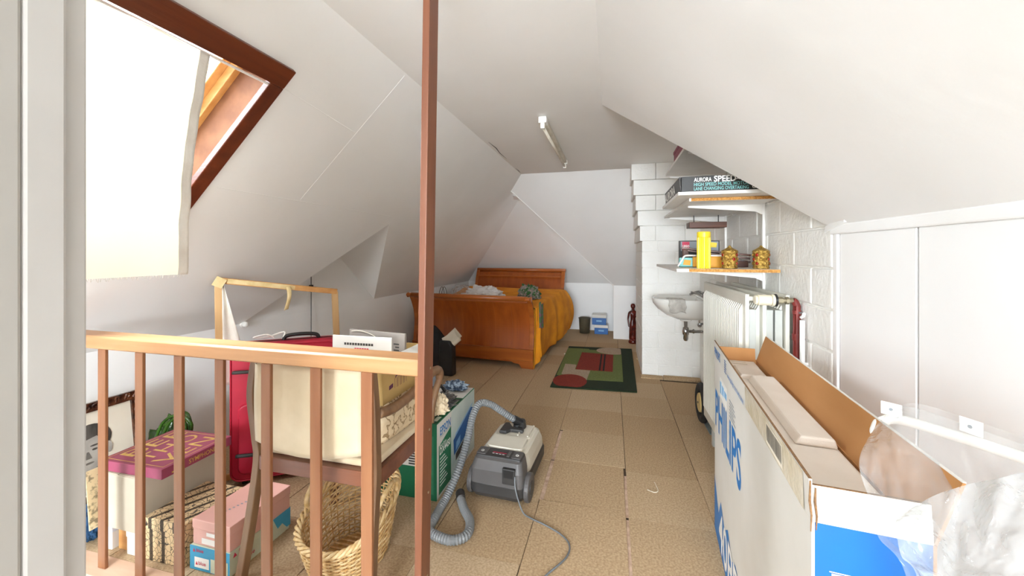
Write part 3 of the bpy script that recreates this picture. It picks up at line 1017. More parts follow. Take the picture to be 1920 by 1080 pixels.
def basin_ring(z, fx, fy, back=0.0, n=40):
    out = []
    for k in range(n):
        t = 2 * PI * k / n
        cx, sy = math.cos(t), math.sin(t)
        x = -.30 + .30 * math.copysign(abs(cx) ** .55, cx) * (1 if cx > 0 else fx)
        y = .26 * fy * math.copysign(abs(sy) ** .75, sy)
        if cx > 0:
            x = -.30 + .30 * abs(cx) ** .4
        else:
            x = -.30 - .29 * fx * abs(cx) ** .9
        out.append((min(x, -.001 - back), y, z))
    return out


rings = [basin_ring(.825, .15, .42), basin_ring(.86, .48, .60), basin_ring(.92, .78, .82), basin_ring(.985, .96, .96), basin_ring(1.02, 1, 1), basin_ring(1.045, .99, .99), basin_ring(1.05, .965, .965),
         basin_ring(1.045, .90, .88, .09), basin_ring(1.0, .80, .78, .11), basin_ring(.94, .58, .62, .15), basin_ring(.905, .2, .3, .2)]
ob('bowl', MB().loft(rings), ceramic, bs, smooth=True)
ob('splash_ledge', MB().bb(-.10, -.001, -.24, .24, 1.04, 1.062), ceramic, bs, bevel=.01, seg=3)
tp = ob('tap', MB().tube(catmull([(-.07, 0, 1.062), (-.075, 0, 1.10), (-.12, 0, 1.118), (-.20, 0, 1.085)], 5), [.014] * 10 + [.012] * 6, 12), chrome, bs, smooth=True)
for y in (-.055, .055):
    ob('tap_handle', MB().cyl((-.07, y, 1.062), (-.07, y, 1.10), .012, 10).tube([(-.095, y - .02, 1.106), (-.045, y + .02, 1.106)], .008, 8).tube([(-.095, y + .02, 1.106), (-.045, y - .02, 1.106)], .008, 8), chrome, tp)
ob('spout', MB().tube([(-.07, -.05, 1.085), (-.07, .05, 1.085)], .011, 10).tube([(-.10, -.04, 1.09), (-.20, -.06, 1.12)], .010, 10), chrome, tp)
ob('drain_collar', MB().lathe([(.055, .80), (.062, .812), (.062, .83), (.05, .84)], 20, (-.24, 0, 0)), ceramic, bs, smooth=True)
ob('bottle_trap', MB().lathe([(.018, .79), (.018, .73), (.030, .725), (.034, .68), (.034, .65), (.026, .645), (.026, .60), (.018, .58), (.004, .575)][::-1], 20, (-.24, 0, 0)), chrome, bs, smooth=True)
ob('waste_pipe', MB().cyl((-.21, 0, .685), (-.001, 0, .685), .016, 14).cyl((-.17, 0, .685), (-.155, 0, .685), .026, 8).cyl((-.03, 0, .685), (-.001, 0, .685), .03, 14), chrome, bs)
ob('stop_valve', MB().cyl((-.05, -.05, .76), (-.001, -.05, .76), .012, 10).tube([(-.05, -.05, .72), (-.05, -.05, .98)], .007, 8).cyl((-.05, -.065, .745), (-.05, -.035, .745), .022, 8), chrome, bs)
ob('stop_valve', MB().cyl((-.09, .06, .76), (-.001, .06, .76), .012, 10).tube([(-.09, .06, .74), (-.09, .06, .98)], .007, 8).cyl((-.09, .045, .745), (-.09, .075, .745), .022, 8), chrome, bs)


def rag(u, v):
    a = v * 2 - .55
    x = XR - .46 + .16 * u + .02 * nz(u * 5, v * 5, 3)
    y = 4.338
    if a < .35:
        z = 1.058 + .006 * nz(u * 6, v * 6)
        y = 4.352 + (.35 - a) * .10
    else:
        z = 1.053 - (a - .35) * .125 - .01 * math.sin(u * 7)
        y = 4.338 - .012 * math.sin((a - .35) * 2) + .012 * math.sin(u * 9) * (a - .3) + .06 * max(0, a - .7)
    return (x + .03 * (v - .5), y - .012, z)


tag(ob('cleaning_cloth', MB().grid(rag, 24, 24), noisy('grey_rag', '#c9c5bd', '#b3aea6', 20, .95, .5, 80), smooth=True, solid=.004), 'crumpled off-white cloth hanging over the basin rim', 'cloth')

# the big television carton
PHL = 1.438
ph = thing('television_carton', 'tall narrow white and blue television carton standing open by the knee wall', 'carton', (.557, 2.40, 0), math.atan2(2.40 - .969, .557 - .414) - PI / 2)
# local: x to the right (width .21), y negative toward the viewer
W_, HB = .205, .955
walls = MB()
th = .006
pl = ob('side_panel', MB().bb(0, th, -PHL, 0, .001, HB), card_white, ph, bevel=.001)
ob('side_panel', MB().bb(W_ - th, W_, -PHL, 0, .001, HB), card_brown, ph)
pn = ob('end_panel', MB().bb(th, W_ - th, -PHL, -PHL + th, .001, HB), box_blue, ph)
ob('end_panel', MB().bb(th, W_ - th, -th, 0, .001, HB), card_brown, ph)
ob('bottom', MB().bb(th, W_ - th, -PHL + th, -th, .001, .012), card_brown, ph)
fl1 = ob('flap', MB().prism([(0, HB), (th, HB), (th - .004, 1.045), (-.004, 1.045)], -PHL + .004, -.004, 'y'), card_white, ph)
ob('torn_edge', MB().bb(-.004, .002, -PHL + .004, -.004, 1.0452, 1.0465), card_edge, fl1)
fl2 = ob('flap', MB().prism([(W_ - th, HB - .01), (W_, HB - .01), (W_ + .045, 1.085), (W_ + .040, 1.087)], -PHL + .004, -.004, 'y'), card_brown, ph)
ob('torn_edge', MB().bb(W_ + .0395, W_ + .0452, -PHL + .004, -.004, 1.0855, 1.088), card_white, fl2)
ob('flap', MB().prism([(-.004, HB), (-.001, HB), (.008, 1.012), (.004, 1.012)], th + .002, W_ - th - .002, 'x'), card_brown, ph)
fl3 = ob('flap', MB().prism([(-PHL, HB - .012), (-PHL + .005, HB - .012), (-PHL + .014, 1.03), (-PHL + .009, 1.03)], .004, W_ - .004, 'x'), card_white, ph)
ob('torn_edge', MB().bb(.004, W_ - .004, -PHL + .009, -PHL + .014, 1.0302, 1.0315), card_edge, fl3)
for x_, z0_ in ((-.0015, .935), (.008, .94)):
    ob('torn_corner', MB().tube([(x_, -PHL + .002, 1.042 if x_ < 0 else 1.028), (x_ - .002, -PHL - .001, 1.0), (x_ + .001, -PHL - .002, .97), (x_, -PHL - .001, z0_)], [.0016, .0026, .002, .0012], 6), card_edge, ph)
SX, SU = (0, -1, 0), (0, 0, 1)
txt(pl, 'PHILIPS', .272, (0, -.02, .595), SX, SU, print_blue, .022, .80)
txt(fl1, 'PHILIPS', .062, (-.0045, -.03, .975), SX, SU, print_blue, .02, .95)
txt(fl1, 'www.philips.com/welcome', .034, (-.003, -.42, .962), SX, SU, print_blue, 0, .95)
flat(pl, 'picture_print', [(0, -.19, .80), (0, -.40, .80), (0, -.40, .90), (0, -.19, .90)], print_white, (-1, 0, 0), .0008)
for i, (a, b) in enumerate(((.20, .24), (.26, .31), (.33, .39))):
    ob('drawing', MB().bb(-.0016, -.0008, -b, -a, .82 + .01 * i, .88 - .005 * i), print_lightblue, pl)
for i in range(6):
    flat(pl, 'small_print', [(0, -.46, .80 + i * .014), (0, -.60 + .02 * (i % 3), .80 + i * .014), (0, -.60 + .02 * (i % 3), .807 + i * .014), (0, -.46, .807 + i * .014)], print_grey, (-1, 0, 0))
    flat(fl1, 'small_print', [(-.003, -.34, .965 + i * .011), (-.003, -.395 + .01 * (i % 2), .965 + i * .011), (-.003, -.395 + .01 * (i % 2), .970 + i * .011), (-.003, -.34, .970 + i * .011)], print_navy, (-1, 0, 0))
blue_band = [(0, 0, .002), (0, -1.436, .002), (0, -1.436, .10), (0, -.80, .18), (0, -.60, .23), (0, -.52, .19), (0, -.42, .26), (0, -.33, .20), (0, -.22, .27), (0, -.15, .17), (0, -.12, .19), (0, -.003, .295)]
flat(pl, 'blue_band', blue_band, print_blue, (-1, 0, 0), .0008)
txt(pl, '40PFL', .27, (-.0012, -.17, .03), SX, SU, print_white, .015, .9)
flat(fl1, 'tape', [(-.002, -.80, .965), (-.002, -1.40, .957), (-.004, -1.40, 1.043), (-.004, -.80, 1.043)], clear_tape, (-1, 0, 0), .0006)
flat(fl1, 'barcode_label', [(-.002, -1.09, .968), (-.002, -1.25, .966), (-.0036, -1.25, 1.03), (-.0036, -1.09, 1.032)], paper_m, (-1, 0, 0), .0014)
bc = MB()
yy = -1.10
while yy > -1.24:
    w_ = random.choice((.0012, .002, .003))
    bc.add([(-.0046, yy, .978), (-.0046, yy - w_, .978), (-.0058, yy - w_, 1.026), (-.0058, yy, 1.026)], [(0, 1, 2, 3)])
    yy -= w_ + random.choice((.0015, .0022))
ob('barcode', bc, print_dark, fl1)
# near end prints
NX = (1, 0, 0)
flat(pn, 'label_plate', [(.035, -PHL, .70), (W_ - .02, -PHL, .70), (W_ - .02, -PHL, .855), (.035, -PHL, .855)], card_cream, (0, -1, 0), .0008)
txt(pn, 'PHILIPS', .052, (.050, -PHL - .0009, .79), NX, SU, print_navy, .025, .82)
flat(pn, 'label_line', [(.031, -PHL, .857), (W_ - .018, -PHL, .857), (W_ - .018, -PHL, .859), (.031, -PHL, .859)], print_white, (0, -1, 0), .0009)
# foam packing inside
fm = thing('foam_packing', 'white moulded foam packing inside the television carton', 'packing foam', (.557, 2.40, 0), ph.rotation_euler[2])
ob('block', MB().bb(.012, W_ - .012, -PHL + .012, -.38, .55, .955), foam_m, fm, bevel=.006)
ob('block', MB().bb(.012, W_ - .012, -.375, -.014, .55, .935), foam_m, fm, bevel=.01)
ob('ridge', MB().prism([(.08, .956), (W_ - .016, .956), (W_ - .024, .985), (.095, .985)], -1.05, -.42, 'y'), foam_m, fm, bevel=.006)
ob('ridge', MB().prism([(.06, .936), (W_ - .02, .936), (W_ - .03, .960), (.07, .960)], -.34, -.16, 'y'), foam_m, fm, bevel=.006)
ob('ridge', MB().bb(.02, W_ - .02, -.14, -.03, .936, .95), foam_m, fm, bevel=.004)
for y in (-.06, -.10):
    ob('slot', MB().bb(.05, .14, y - .004, y + .004, .9495, .951), card_cream, fm)
ob('ridge', MB().prism([(.03, .956), (W_ - .02, .956), (W_ - .03, .972), (.04, .972)], -1.40, -1.08, 'y'), foam_m, fm, bevel=.006)

# white tubular frame wrapped in clear film, front right
pf2 = thing('bed_guard', 'white tubular metal frame wrapped in clear plastic film at the front right', 'frame', (0, 0, 0))
barp = catmull([(.692, 1.263, .80), (.688, 1.261, 1.02), (.690, 1.261, 1.060), (.703, 1.26, 1.081), (.733, 1.242, 1.095), (.778, 1.13, 1.106), (.814, 1.02, 1.115), (.841, .919, 1.121), (.87, .80, 1.121)], 6)
ob('bar', MB().tube(barp, .0125, 12), frame_white, pf2, smooth=True)
ob('bar', MB().tube([(.692, 1.263, .80), (.692, 1.263, .001)], .0125, 12), frame_white, pf2, smooth=True)
ob('bar', MB().tube([(.87, .80, 1.121), (.87, .80, .001)], .0125, 12), frame_white, pf2, smooth=True)
for p, a in (((.716, 1.250, 1.118), -.75), ((.788, 1.115, 1.138), -1.2), ((.822, 1.005, 1.146), -1.25)):
    lug = ob('lug', MB().box(p, (.042, .004, .034), rz=a), frame_white, pf2, bevel=.002)
    q = Vector((math.sin(a), -math.cos(a), 0)) * .003
    ob('hole', MB().cyl(tuple(Vector(p) + q * .5), tuple(Vector(p) + q * 1.2), .004, 10), print_grey, lug)


def surf(rows, amp, seed, fr=5):
    cols_ = [[Vector(r[i]) for r in rows] for i in range(len(rows[0]))]
    def fn(u, v):
        def cm(P, t):
            n = len(P) - 1
            i = min(int(t * n), n - 1)
            f = t * n - i
            p0, p1, p2, p3 = P[max(i - 1, 0)], P[i], P[i + 1], P[min(i + 2, n)]
            return .5 * ((2 * p1) + (p2 - p0) * f + (2 * p0 - 5 * p1 + 4 * p2 - p3) * f * f + (3 * p1 - p0 - 3 * p2 + p3) * f ** 3)
        p = cm([cm(c, v) for c in cols_], u)
        w_ = amp * (nz(u * fr, v * fr, seed) + 1.2 * abs(nz(u * fr * 1.5 + v * 3, v * fr * .8, seed + 5)) ** 1.3 - .9 * max(0, .25 - abs(nz(u * fr * 1.1 - v * 2.5, v * 2 + u, seed + 9))) * 1.6)
        return tuple(p + Vector((-.6, -.75, .25)) * w_)
    return fn


FR = [[(.679, 1.249, 1.068), (.719, 1.218, 1.138), (.778, 1.13, 1.14), (.809, 1.014, 1.143), (.838, .939, 1.143)],
      [(.533, 1.025, 1.054 + .03), (.6, 1.032, 1.071 + .03), (.692, 1.004, 1.076), (.747, .936, 1.082), (.798, .887, 1.074)],
      [(.506, .950, 1.032), (.546, .926, 1.037), (.623, .904, 1.053), (.693, .86, 1.056), (.734, .809, 1.058)],
      [(.493, .891, .999), (.531, .86, 1.008), (.597, .835, 1.02), (.638, .784, 1.025), (.692, .757, 1.028)],
      [(.498, .83, .958), (.528, .797, .965), (.567, .766, .976), (.6, .722, .985), (.65, .704, .979)],
      [(.51, .83, .70), (.54, .80, .70), (.58, .77, .70), (.62, .73, .70), (.67, .71, .70)],
      [(.53, .83, .40), (.56, .81, .40), (.60, .78, .38), (.64, .75, .40), (.69, .73, .40)]]
FF = [[(.532, .901, 1.034), (.601, .919, 1.075), (.671, .916, 1.112), (.735, .912, 1.138), (.774, .86, 1.158)],
      [(.494, .85, 1.042), (.569, .859, 1.044), (.615, .84, 1.065), (.66, .81, 1.085), (.709, .782, 1.106)],
      [(.482, .816, 1.012), (.545, .822, 1.002), (.586, .791, 1.026), (.625, .76, 1.042), (.668, .73, 1.061)],
      [(.493, .798, .974), (.528, .776, .975), (.556, .742, .994), (.6, .722, 1.0), (.625, .677, 1.034)],
      [(.50, .79, .75), (.535, .77, .75), (.57, .74, .75), (.61, .71, .75), (.65, .68, .75)],
      [(.52, .79, .45), (.55, .78, .45), (.59, .75, .42), (.63, .72, .45), (.67, .70, .45)]]
FB = [[(r[0] + .03, r[1] + .02, r[2] + .004) for r in FR[0]], [(.73, 1.26, .95), (.77, 1.2, .95), (.82, 1.12, .95), (.86, 1.0, .95), (.9, .93, .95)], [(.74, 1.25, .6), (.78, 1.19, .6), (.83, 1.11, .6), (.87, .99, .6), (.91, .92, .6)]]
ob('film', MB().grid(surf(FR, .020, 2.2, 6), 80, 90), clear_film, pf2, smooth=True)
ob('film_back', MB().grid(surf(FB, .008, 7.2), 50, 40), clear_film, pf2, smooth=True)
ob('film_fold', MB().grid(surf(FF, .026, 4.4, 5), 70, 70), film_milky, pf2, smooth=True)

# ================================================================ FAR END
BX, BY = -1.015, 5.078
BRZ = math.atan2(-.161, 1.872)
BW = 1.86
bd = thing('sleigh_bed', 'cherry wood sleigh bed at the far end of the attic', 'bed', (BX, BY, 0), BRZ)


def sleigh(h, zb, lean, thick, scroll):
    """side profile of a sleigh board in (y, z); y negative toward the viewer"""
    front = []
    for i in range(19):
        t = i / 18
        z = zb + (h - zb - .02) * t
        y = -lean * (max(0, t - .35) / .65) ** 2.2 + .035 * math.sin(t * PI * .9)
        front.append((y, z))
    fy, fz = front[-1]
    arc = [(fy - scroll + scroll * math.cos(a), fz + .005 + scroll * math.sin(a)) for a in [math.radians(d) for d in (200, 160, 120, 80, 40, 10)]]
    back = [(y + thick, z) for y, z in front[::-1]]
    return front + arc + back


prof = sleigh(.945, .24, .11, .045, .028)
nb = 7
for i in range(nb):
    x0 = -BW + .06 + (BW - .12) * i / nb
    x1 = -BW + .06 + (BW - .12) * (i + 1) / nb
    pr = [(y + .012, z) for y, z in sleigh(.90, .24, .098, .025, .006)]
    ob('plank', MB().prism(pr, x0 + .0004, x1 - .0004, 'x'), bed_wood, bd)
for x0, x1 in ((-BW, -BW + .062), (-.062, 0)):
    po_ = ob('foot_post', MB().prism(sleigh(.95, .24, .125, .06, .034), x0, x1, 'x'), bed_wood_x, bd, bevel=.008)
    xc = x0 - .004 if x0 < -1 else x1 + .004
    ob('scroll_cap', MB().cyl((xc - .006, -.125 + .008, .935), (xc + .006, -.125 + .008, .935), .036, 20), bed_wood_x, po_, bevel=.003)
ob('top_roll', MB().cyl((-BW + .05, -.118, .938), (-.05, -.118, .938), .033, 20), bed_wood_x, bd, smooth=True)
ob('top_rail', MB().bb(-BW + .06, -.06, -.085, -.04, .875, .925), bed_wood_x, bd, bevel=.01)
ob('base_rail', MB().bb(-BW, 0, -.02, .06, .10, .236), bed_wood_x, bd, bevel=.005)
ob('ledge', MB().bb(-BW - .004, .004, -.028, .064, .2365, .25), card_cream if False else bed_wood_x, bd, bevel=.004)
ob('apron', MB().bb(-BW + .2, -.2, -.012, .05, .075, .0995), bed_wood, bd)
for x0, s_ in ((-BW, 1), (0, -1)):
    ob('bracket_foot', MB().prism([(x0, .0995), (x0 + s_ * .34, .0995), (x0 + s_ * .27, .06), (x0 + s_ * .20, .055), (x0 + s_ * .17, .02), (x0 + s_ * .16, .0), (x0, .0)], -.02, .06, 'y'), bed_wood_x, bd)
# side rails and headboard
for x0, x1 in ((-BW + .015, -BW + .045), (-.045, -.015)):
    ob('side_rail', MB().bb(x0, x1, .06, 2.12, .12, .36), bed_wood, bd, bevel=.004)
hpf = [(2.15 - y * 1, z) for y, z in sleigh(1.225, .15, .12, .04, .03)]
hbp = [(2.12 + (2.15 - y) - 2.12, z) for y, z in sleigh(1.19, .15, .11, .03, .01)]
ob('headboard_panel', MB().prism(hbp, -BW + .09, -.09, 'x'), bed_wood, bd)
for x0, x1 in ((-BW + .03, -BW + .095), (-.095, -.03)):
    ob('head_post', MB().prism(hpf, x0, x1, 'x'), bed_wood_x, bd, bevel=.008)
ob('top_roll', MB().cyl((-BW + .03, 2.265, 1.215), (-.03, 2.265, 1.215), .034, 20), bed_wood_x, bd, smooth=True)
ob('head_moulding', MB().bb(-BW + .095, -.095, 2.125, 2.155, 1.09, 1.115), bed_wood_x, bd, bevel=.006)
ob('mattress', MB().bb(-BW + .06, -.06, .10, 2.06, .36, .78), mattress_m, bd, bevel=.05, seg=3)


def blanket(u, v):
    # u across (left edge to hanging right edge), v from foot to head
    y = .085 + v * 2.0
    s = u * 2.55
    top = .80 + .10 * math.exp(-((v - .80) / .26) ** 2) + .025 * nz(u * 4, v * 5, 1.7) + .05 * math.exp(-((v - .35) / .2) ** 2) * math.exp(-((u - .62) / .15) ** 2)
    xr = .01
    if s < BW - .07:
        x = -BW + .07 + s
        z = top
    else:
        e = s - (BW - .07)
        bulge = .03 + .17 * v ** 1.3
        f = min(1, e / .70)
        x = xr + bulge * math.sin(f * PI * .72) - .06 * f * v + .032 * math.sin(y * 9 + 3 * nz(v * 4, u)) * f
        z = top - (top - (.05 + .02 * math.sin(y * 9) + .13 * v)) * f ** 1.25
    z += .012 * math.sin(9 * u + 8 * v + 3 * nz(u * 3, v * 3)) * (1 if s < 1.8 else 0)
    return (x + .01 * nz(u * 9, v * 9, 4), y + .02 * nz(u * 5, v * 5, 6), z + .008)


bk = thing('bedspread', 'orange woven bedspread hanging over the right side of the bed', 'bedspread', (BX, BY, 0), BRZ)
ob('cloth', MB().grid(blanket, 90, 60), orange_cloth, bk, smooth=True)


def corner_fall(u, v):
    y = .07 - .02 * v + .10 * u - .03 * math.sin(v * 2)
    x = .012 + .10 * u * (.4 + .6 * v) + .012 * math.sin(u * 9 + v * 3)
    z = .80 - v * (.78 - .12 * u) + .02 * u
    return (x, y - .07 * u * v, z)


ob('hanging_corner', MB().grid(corner_fall, 16, 30), orange_cloth, bk, smooth=True, solid=.004)
fg = MB()
for i in range(60):
    v = i / 59
    p = Vector(corner_fall(0, v))
    fg.tube([p, p + Vector((-.012 - .006 * random.random(), -.016, -.02)), p + Vector((-.010, -.02, -.05))], .0025, 4)
fgo = ob('fringe', fg, orange_fringe, bk)
fgo['kind'] = 'stuff'


def crumple(name, label, cat, loc, size, mat, seed, group=None, k=.35, fr=3.0):
    bm = bmesh.new()
    bmesh.ops.create_icosphere(bm, subdivisions=5, radius=1)
    for v in bm.verts:
        d = v.co.normalized()
        r = 1 + k * (abs(nz(d.x * fr + seed, d.y * fr, d.z * fr)) * 1.6 - .4) + k * .5 * nz(d.x * fr * 2.6, d.y * fr * 2.6 + seed, d.z * fr * 2.6)
        p = Vector((d.x * size[0] * r, d.y * size[1] * r, d.z * size[2] * r))
        if p.z < 0:
            p.z *= .35
        v.co = p
    zmin = min(v.co.z for v in bm.verts)
    for v in bm.verts:
        v.co.z -= zmin
    me = bpy.data.meshes.new(name)
    bm.to_mesh(me)
    bm.free()
    me.shade_smooth()
    o = ob(name, me, mat)
    o.location = loc
    return tag(o, label, cat, group)


def bw_(x, y):  # bed-local to world
    c, s = math.cos(BRZ), math.sin(BRZ)
    return (BX + c * x - s * y, BY + s * x + c * y)


p = bw_(-.92, .45)
crumple('plastic_bag', 'white translucent plastic bag in the middle of the bed', 'bag', (p[0], p[1], .83), (.30, .17, .15), bag_film, 3.1, 'plastic bags on the bed', .32)
p = bw_(-1.44, .78)
crumple('plastic_bag', 'clear crumpled plastic bag near the left bed post', 'bag', (p[0], p[1], .83), (.16, .13, .14), clear_film, 8.4, 'plastic bags on the bed', .32)
p = bw_(-.25, .62)
crumple('patterned_cloth', 'bunched grey and green patterned cloth on the bed', 'cloth', (p[0], p[1], .82), (.17, .16, .17), print_cloth, 5.5, None, .32, 3)


def scarf(u, v):
    return (.05 + .02 * math.sin(u * 8) + .01 * v, .10 + .14 * u - .02 * v, .86 - .33 * v + .02 * math.sin(u * 6))


sc = ob('scarf', MB().grid(scarf, 12, 20), noisy('scarf_cloth', '#7a5a62', '#4d6b45', 18, .9, lo=.45, hi=.55), smooth=True, solid=.006)
sc.location = (BX, BY, 0)
sc.rotation_euler = (0, 0, BRZ)
sc.location.x += .0
tag(sc, 'patterned scarf end hanging between footboard and bedspread', 'scarf')
p = bw_(-1.58, .36)
hw = thing('wire_hanger', 'black wire hoops standing up behind the footboard', 'wire', (p[0], p[1], .83), .3)
for dx in (0, .035):
    ob('hoop', MB().tube(catmull([(dx - .05, 0, .0), (dx - .03, 0, .13), (dx, 0, .19), (dx + .03, 0, .14), (dx + .05, 0, .0)], 6), .004, 6), wire_black, hw)

# rug
rg = thing('rug', 'green rug with red and beige blocks in front of the bed', 'rug', (-.2, 5.45, .0), 0)
RC = [(-.49, .965), (.50, 1.035), (.465, -.965), (-.49, -1.03)]
ob('pile', MB().prism(RC, .001, .018), rug_dark, rg, bevel=.006)
def patch(name, pts, mat, z=.0215):
    ob(name, MB().prism(pts, .012, z), mat, rg, bevel=.002)
patch('green_field', [(-.487, .83), (-.16, .85), (-.15, .80), (.20, .80), (.335, .62), (.325, -.67), (-.10, -.70), (-.475, -.60)], rug_green, .0205)
patch('red_block', [(-.25, .60), (.215, .565), (.205, -.305), (-.265, -.31)], rug_red, .0225)
for x in (.035, .085):
    patch('black_stripe', [(x, .55), (x + .022, .55), (x + .016, -.30), (x - .006, -.30)], rug_black, .0235)
patch('beige_block', [(-.425, -.085), (-.272, -.10), (-.272, -.318), (-.075, -.325), (-.10, -.76), (-.42, -.55)], rug_beige, .0225)
patch('beige_oval', [(.22 + .24 * math.cos(a) - .02, .79 + .21 * math.sin(a)) if not (math.cos(a) > .55) else (.33, .79 + .2 * math.sin(a)) for a in [2 * PI * k / 24 for k in range(24)]], rug_beige, .0225)
patch('red_oval', [(-.29 + .20 * math.cos(a), -.79 + .25 * math.sin(a)) if math.sin(a) > -.8 else (-.29 + .20 * math.cos(a), -.99) for a in [2 * PI * k / 24 for k in range(24)]], rug_red, .0230)

# bin and boxes at the far wall
wb_ = thing('waste_bin', 'dark olive waste bin at the far wall', 'bin', (-.52, 7.66, 0))
ob('body', MB().lathe([(.095, .002), (.11, .28), (.113, .29), (.106, .29), (.092, .012)], 28), bin_olive, wb_, smooth=True)
ob('rim', MB().tube([(.113 * math.cos(a * PI / 14), .113 * math.sin(a * PI / 14), .288) for a in range(28)], .007, 8, closed=True), bin_olive, wb_, smooth=True)


def blue_box(z, x, w_, h, d, rz, label):
    b = thing('storage_box', label, 'box', (x, 7.60, z), rz, 'blue and white boxes at the far wall')
    ob('carton', MB().bb(-w_ / 2, w_ / 2, 0, d, 0, h * .68), box_blue, b, bevel=.003)
    ob('lid', MB().bb(-w_ / 2 - .003, w_ / 2 + .003, -.003, d + .003, h * .68, h), card_white, b, bevel=.003)
    flat(b, 'label_patch', [(-.05, 0, h * .30), (.05, 0, h * .30), (.05, 0, h * .46), (-.05, 0, h * .46)], print_lightblue, (0, -1, 0), .001)
    return b


blue_box(.0, -.205, .25, .175, .25, .0, 'lower blue and white box beside the waste bin')
blue_box(.177, -.245, .26, .19, .25, -.02, 'upper blue and white box beside the waste bin')

# carved figures
def figure(label, loc, rz, hgt, mirror=1, grp='carved wooden figures by the chimney'):
    f = thing('carved_figure', label, 'sculpture', loc, rz, grp)
    S = hgt / .68
    J = {'pel': (0, 0, .33), 'wst': (.0, 0, .41), 'chs': (-.002, 0, .49), 'shl': (0, .004, .545), 'nck': (0, 0, .585), 'hd': (.0, -.004, .625), 'top': (0, 0, .668),
         'hl': (-.035, 0, .30), 'kl': (-.028, -.008, .18), 'al': (-.02, .004, .065), 'hr': (.035, 0, .30), 'kr': (.028, -.010, .18), 'ar': (.02, .0, .065),
         'sl': (-.065, .004, .535), 'el': (-.085, .008, .42), 'wl': (-.078, -.012, .32), 'hdl': (-.074, -.018, .285),
         'sr': (.065, .004, .535), 'er': (.092, .01, .445), 'wr': (.06, -.045, .455), 'hdr': (.03, -.052, .47)}
    R = {'pel': .052, 'wst': .040, 'chs': .054, 'shl': .040, 'nck': .020, 'hd': .033, 'top': .022, 'hl': .042, 'kl': .028, 'al': .018, 'hr': .042, 'kr': .028, 'ar': .018,
         'sl': .024, 'el': .018, 'wl': .013, 'hdl': .014, 'sr': .024, 'er': .018, 'wr': .013, 'hdr': .014}
    E_ = [('pel', 'wst'), ('wst', 'chs'), ('chs', 'shl'), ('shl', 'nck'), ('nck', 'hd'), ('hd', 'top'), ('pel', 'hl'), ('hl', 'kl'), ('kl', 'al'), ('pel', 'hr'), ('hr', 'kr'), ('kr', 'ar'),
          ('shl', 'sl'), ('sl', 'el'), ('el', 'wl'), ('wl', 'hdl'), ('shl', 'sr'), ('sr', 'er'), ('er', 'wr'), ('wr', 'hdr')]
    ks = list(J)
    me = bpy.data.meshes.new('body')
    me.from_pydata([(J[k][0] * S * mirror, J[k][1] * S, J[k][2] * S) for k in ks], [(ks.index(a), ks.index(b)) for a, b in E_], [])
    o = bpy.data.objects.new('body', me)
    COL.objects.link(o)
    o.parent = f
    me.materials.append(statue_wood)
    o.modifiers.new('skin', 'SKIN')
    for i, k in enumerate(ks):
        me.skin_vertices[0].data[i].radius = (R[k] * S, R[k] * S * .85)
        me.skin_vertices[0].data[i].use_root = (k == 'pel')
    o.modifiers['skin'].use_smooth_shade = True
    d = o.modifiers.new('sub', 'SUBSURF')
    d.levels = d.render_levels = 2
    hr_ = MB().lathe([(.012, .60), (.034, .615), (.040, .640), (.036, .668), (.020, .684), (.004, .688)], 16, (0, .012, 0))
    for i, q in enumerate(hr_.v):
        hr_.v[i] = (q[0] * S, q[1] * S, q[2] * S)
    ob('hair', hr_, statue_wood, f, smooth=True)
    dr = MB()
    rings = []
    for z, rx, ry in ((.03, .062, .05), (.10, .064, .05), (.2, .062, .045), (.29, .060, .04), (.36, .05, .03)):
        rings.append([((rx * math.cos(a * PI / 8)) * S, (.022 + ry * math.sin(a * PI / 8)) * S, z * S) for a in range(16)])
    ob('drapery', dr.loft(rings), statue_wood, f, smooth=True)
    ob('plinth', MB().lathe([(.070, .001), (.078, .02), (.074, .045), (.06, .066), (.03, .07)], 18), statue_wood, f, smooth=True)
    return f


figure('dark red carved figure of a standing woman beside the chimney', (.345, 6.98, 0), .15, .67)
figure('second dark carved figure mostly hidden behind the chimney', (.548, 7.0, 0), -.5, .80, -1)
for i, (z, h, m_, lbl) in enumerate(((.0, .10, print_lightblue, 'light blue box at the bottom of the pile behind the carved figure'), (.101, .10, card_brown, 'brown carton in the middle of the pile behind the carved figure'), (.202, .30, print_lightblue, 'tall pale blue box on top of the pile behind the carved figure'))):
    b = thing('storage_box', lbl, 'box', (.66, 7.14, z), 0, 'boxes behind the carved figure')
    ob('carton', MB().bb(-.24, .1, 0, .095, 0, h * .8), m_, b, bevel=.003)
    ob('lid', MB().bb(-.243, .103, -.003, .098, h * .8, h), m_, b, bevel=.003)
mg = tag(ob('magazine', MB().box((.40, 5.86, .008), (.10, .16, .012), rz=.2), page_print), 'small colourful booklet on the floor by the chimney', 'booklet')
mg2 = tag(ob('crumb', MB().lathe([(.01, 0), (.016, .006), (.01, .014)], 7, (-.70, 5.95, .0)), paper_m), 'small pale crumb on the floor between bed and rug', 'crumb')
# a pale twig on the carpet
tag(ob('twig', MB().tube(catmull([(.22, 2.66, .003), (.26, 2.64, .004), (.285, 2.66, .005), (.28, 2.72, .004), (.272, 2.76, .003)], 5), .0022, 5), paper_m), 'thin curled pale straw on the carpet in front of the big carton', 'straw')

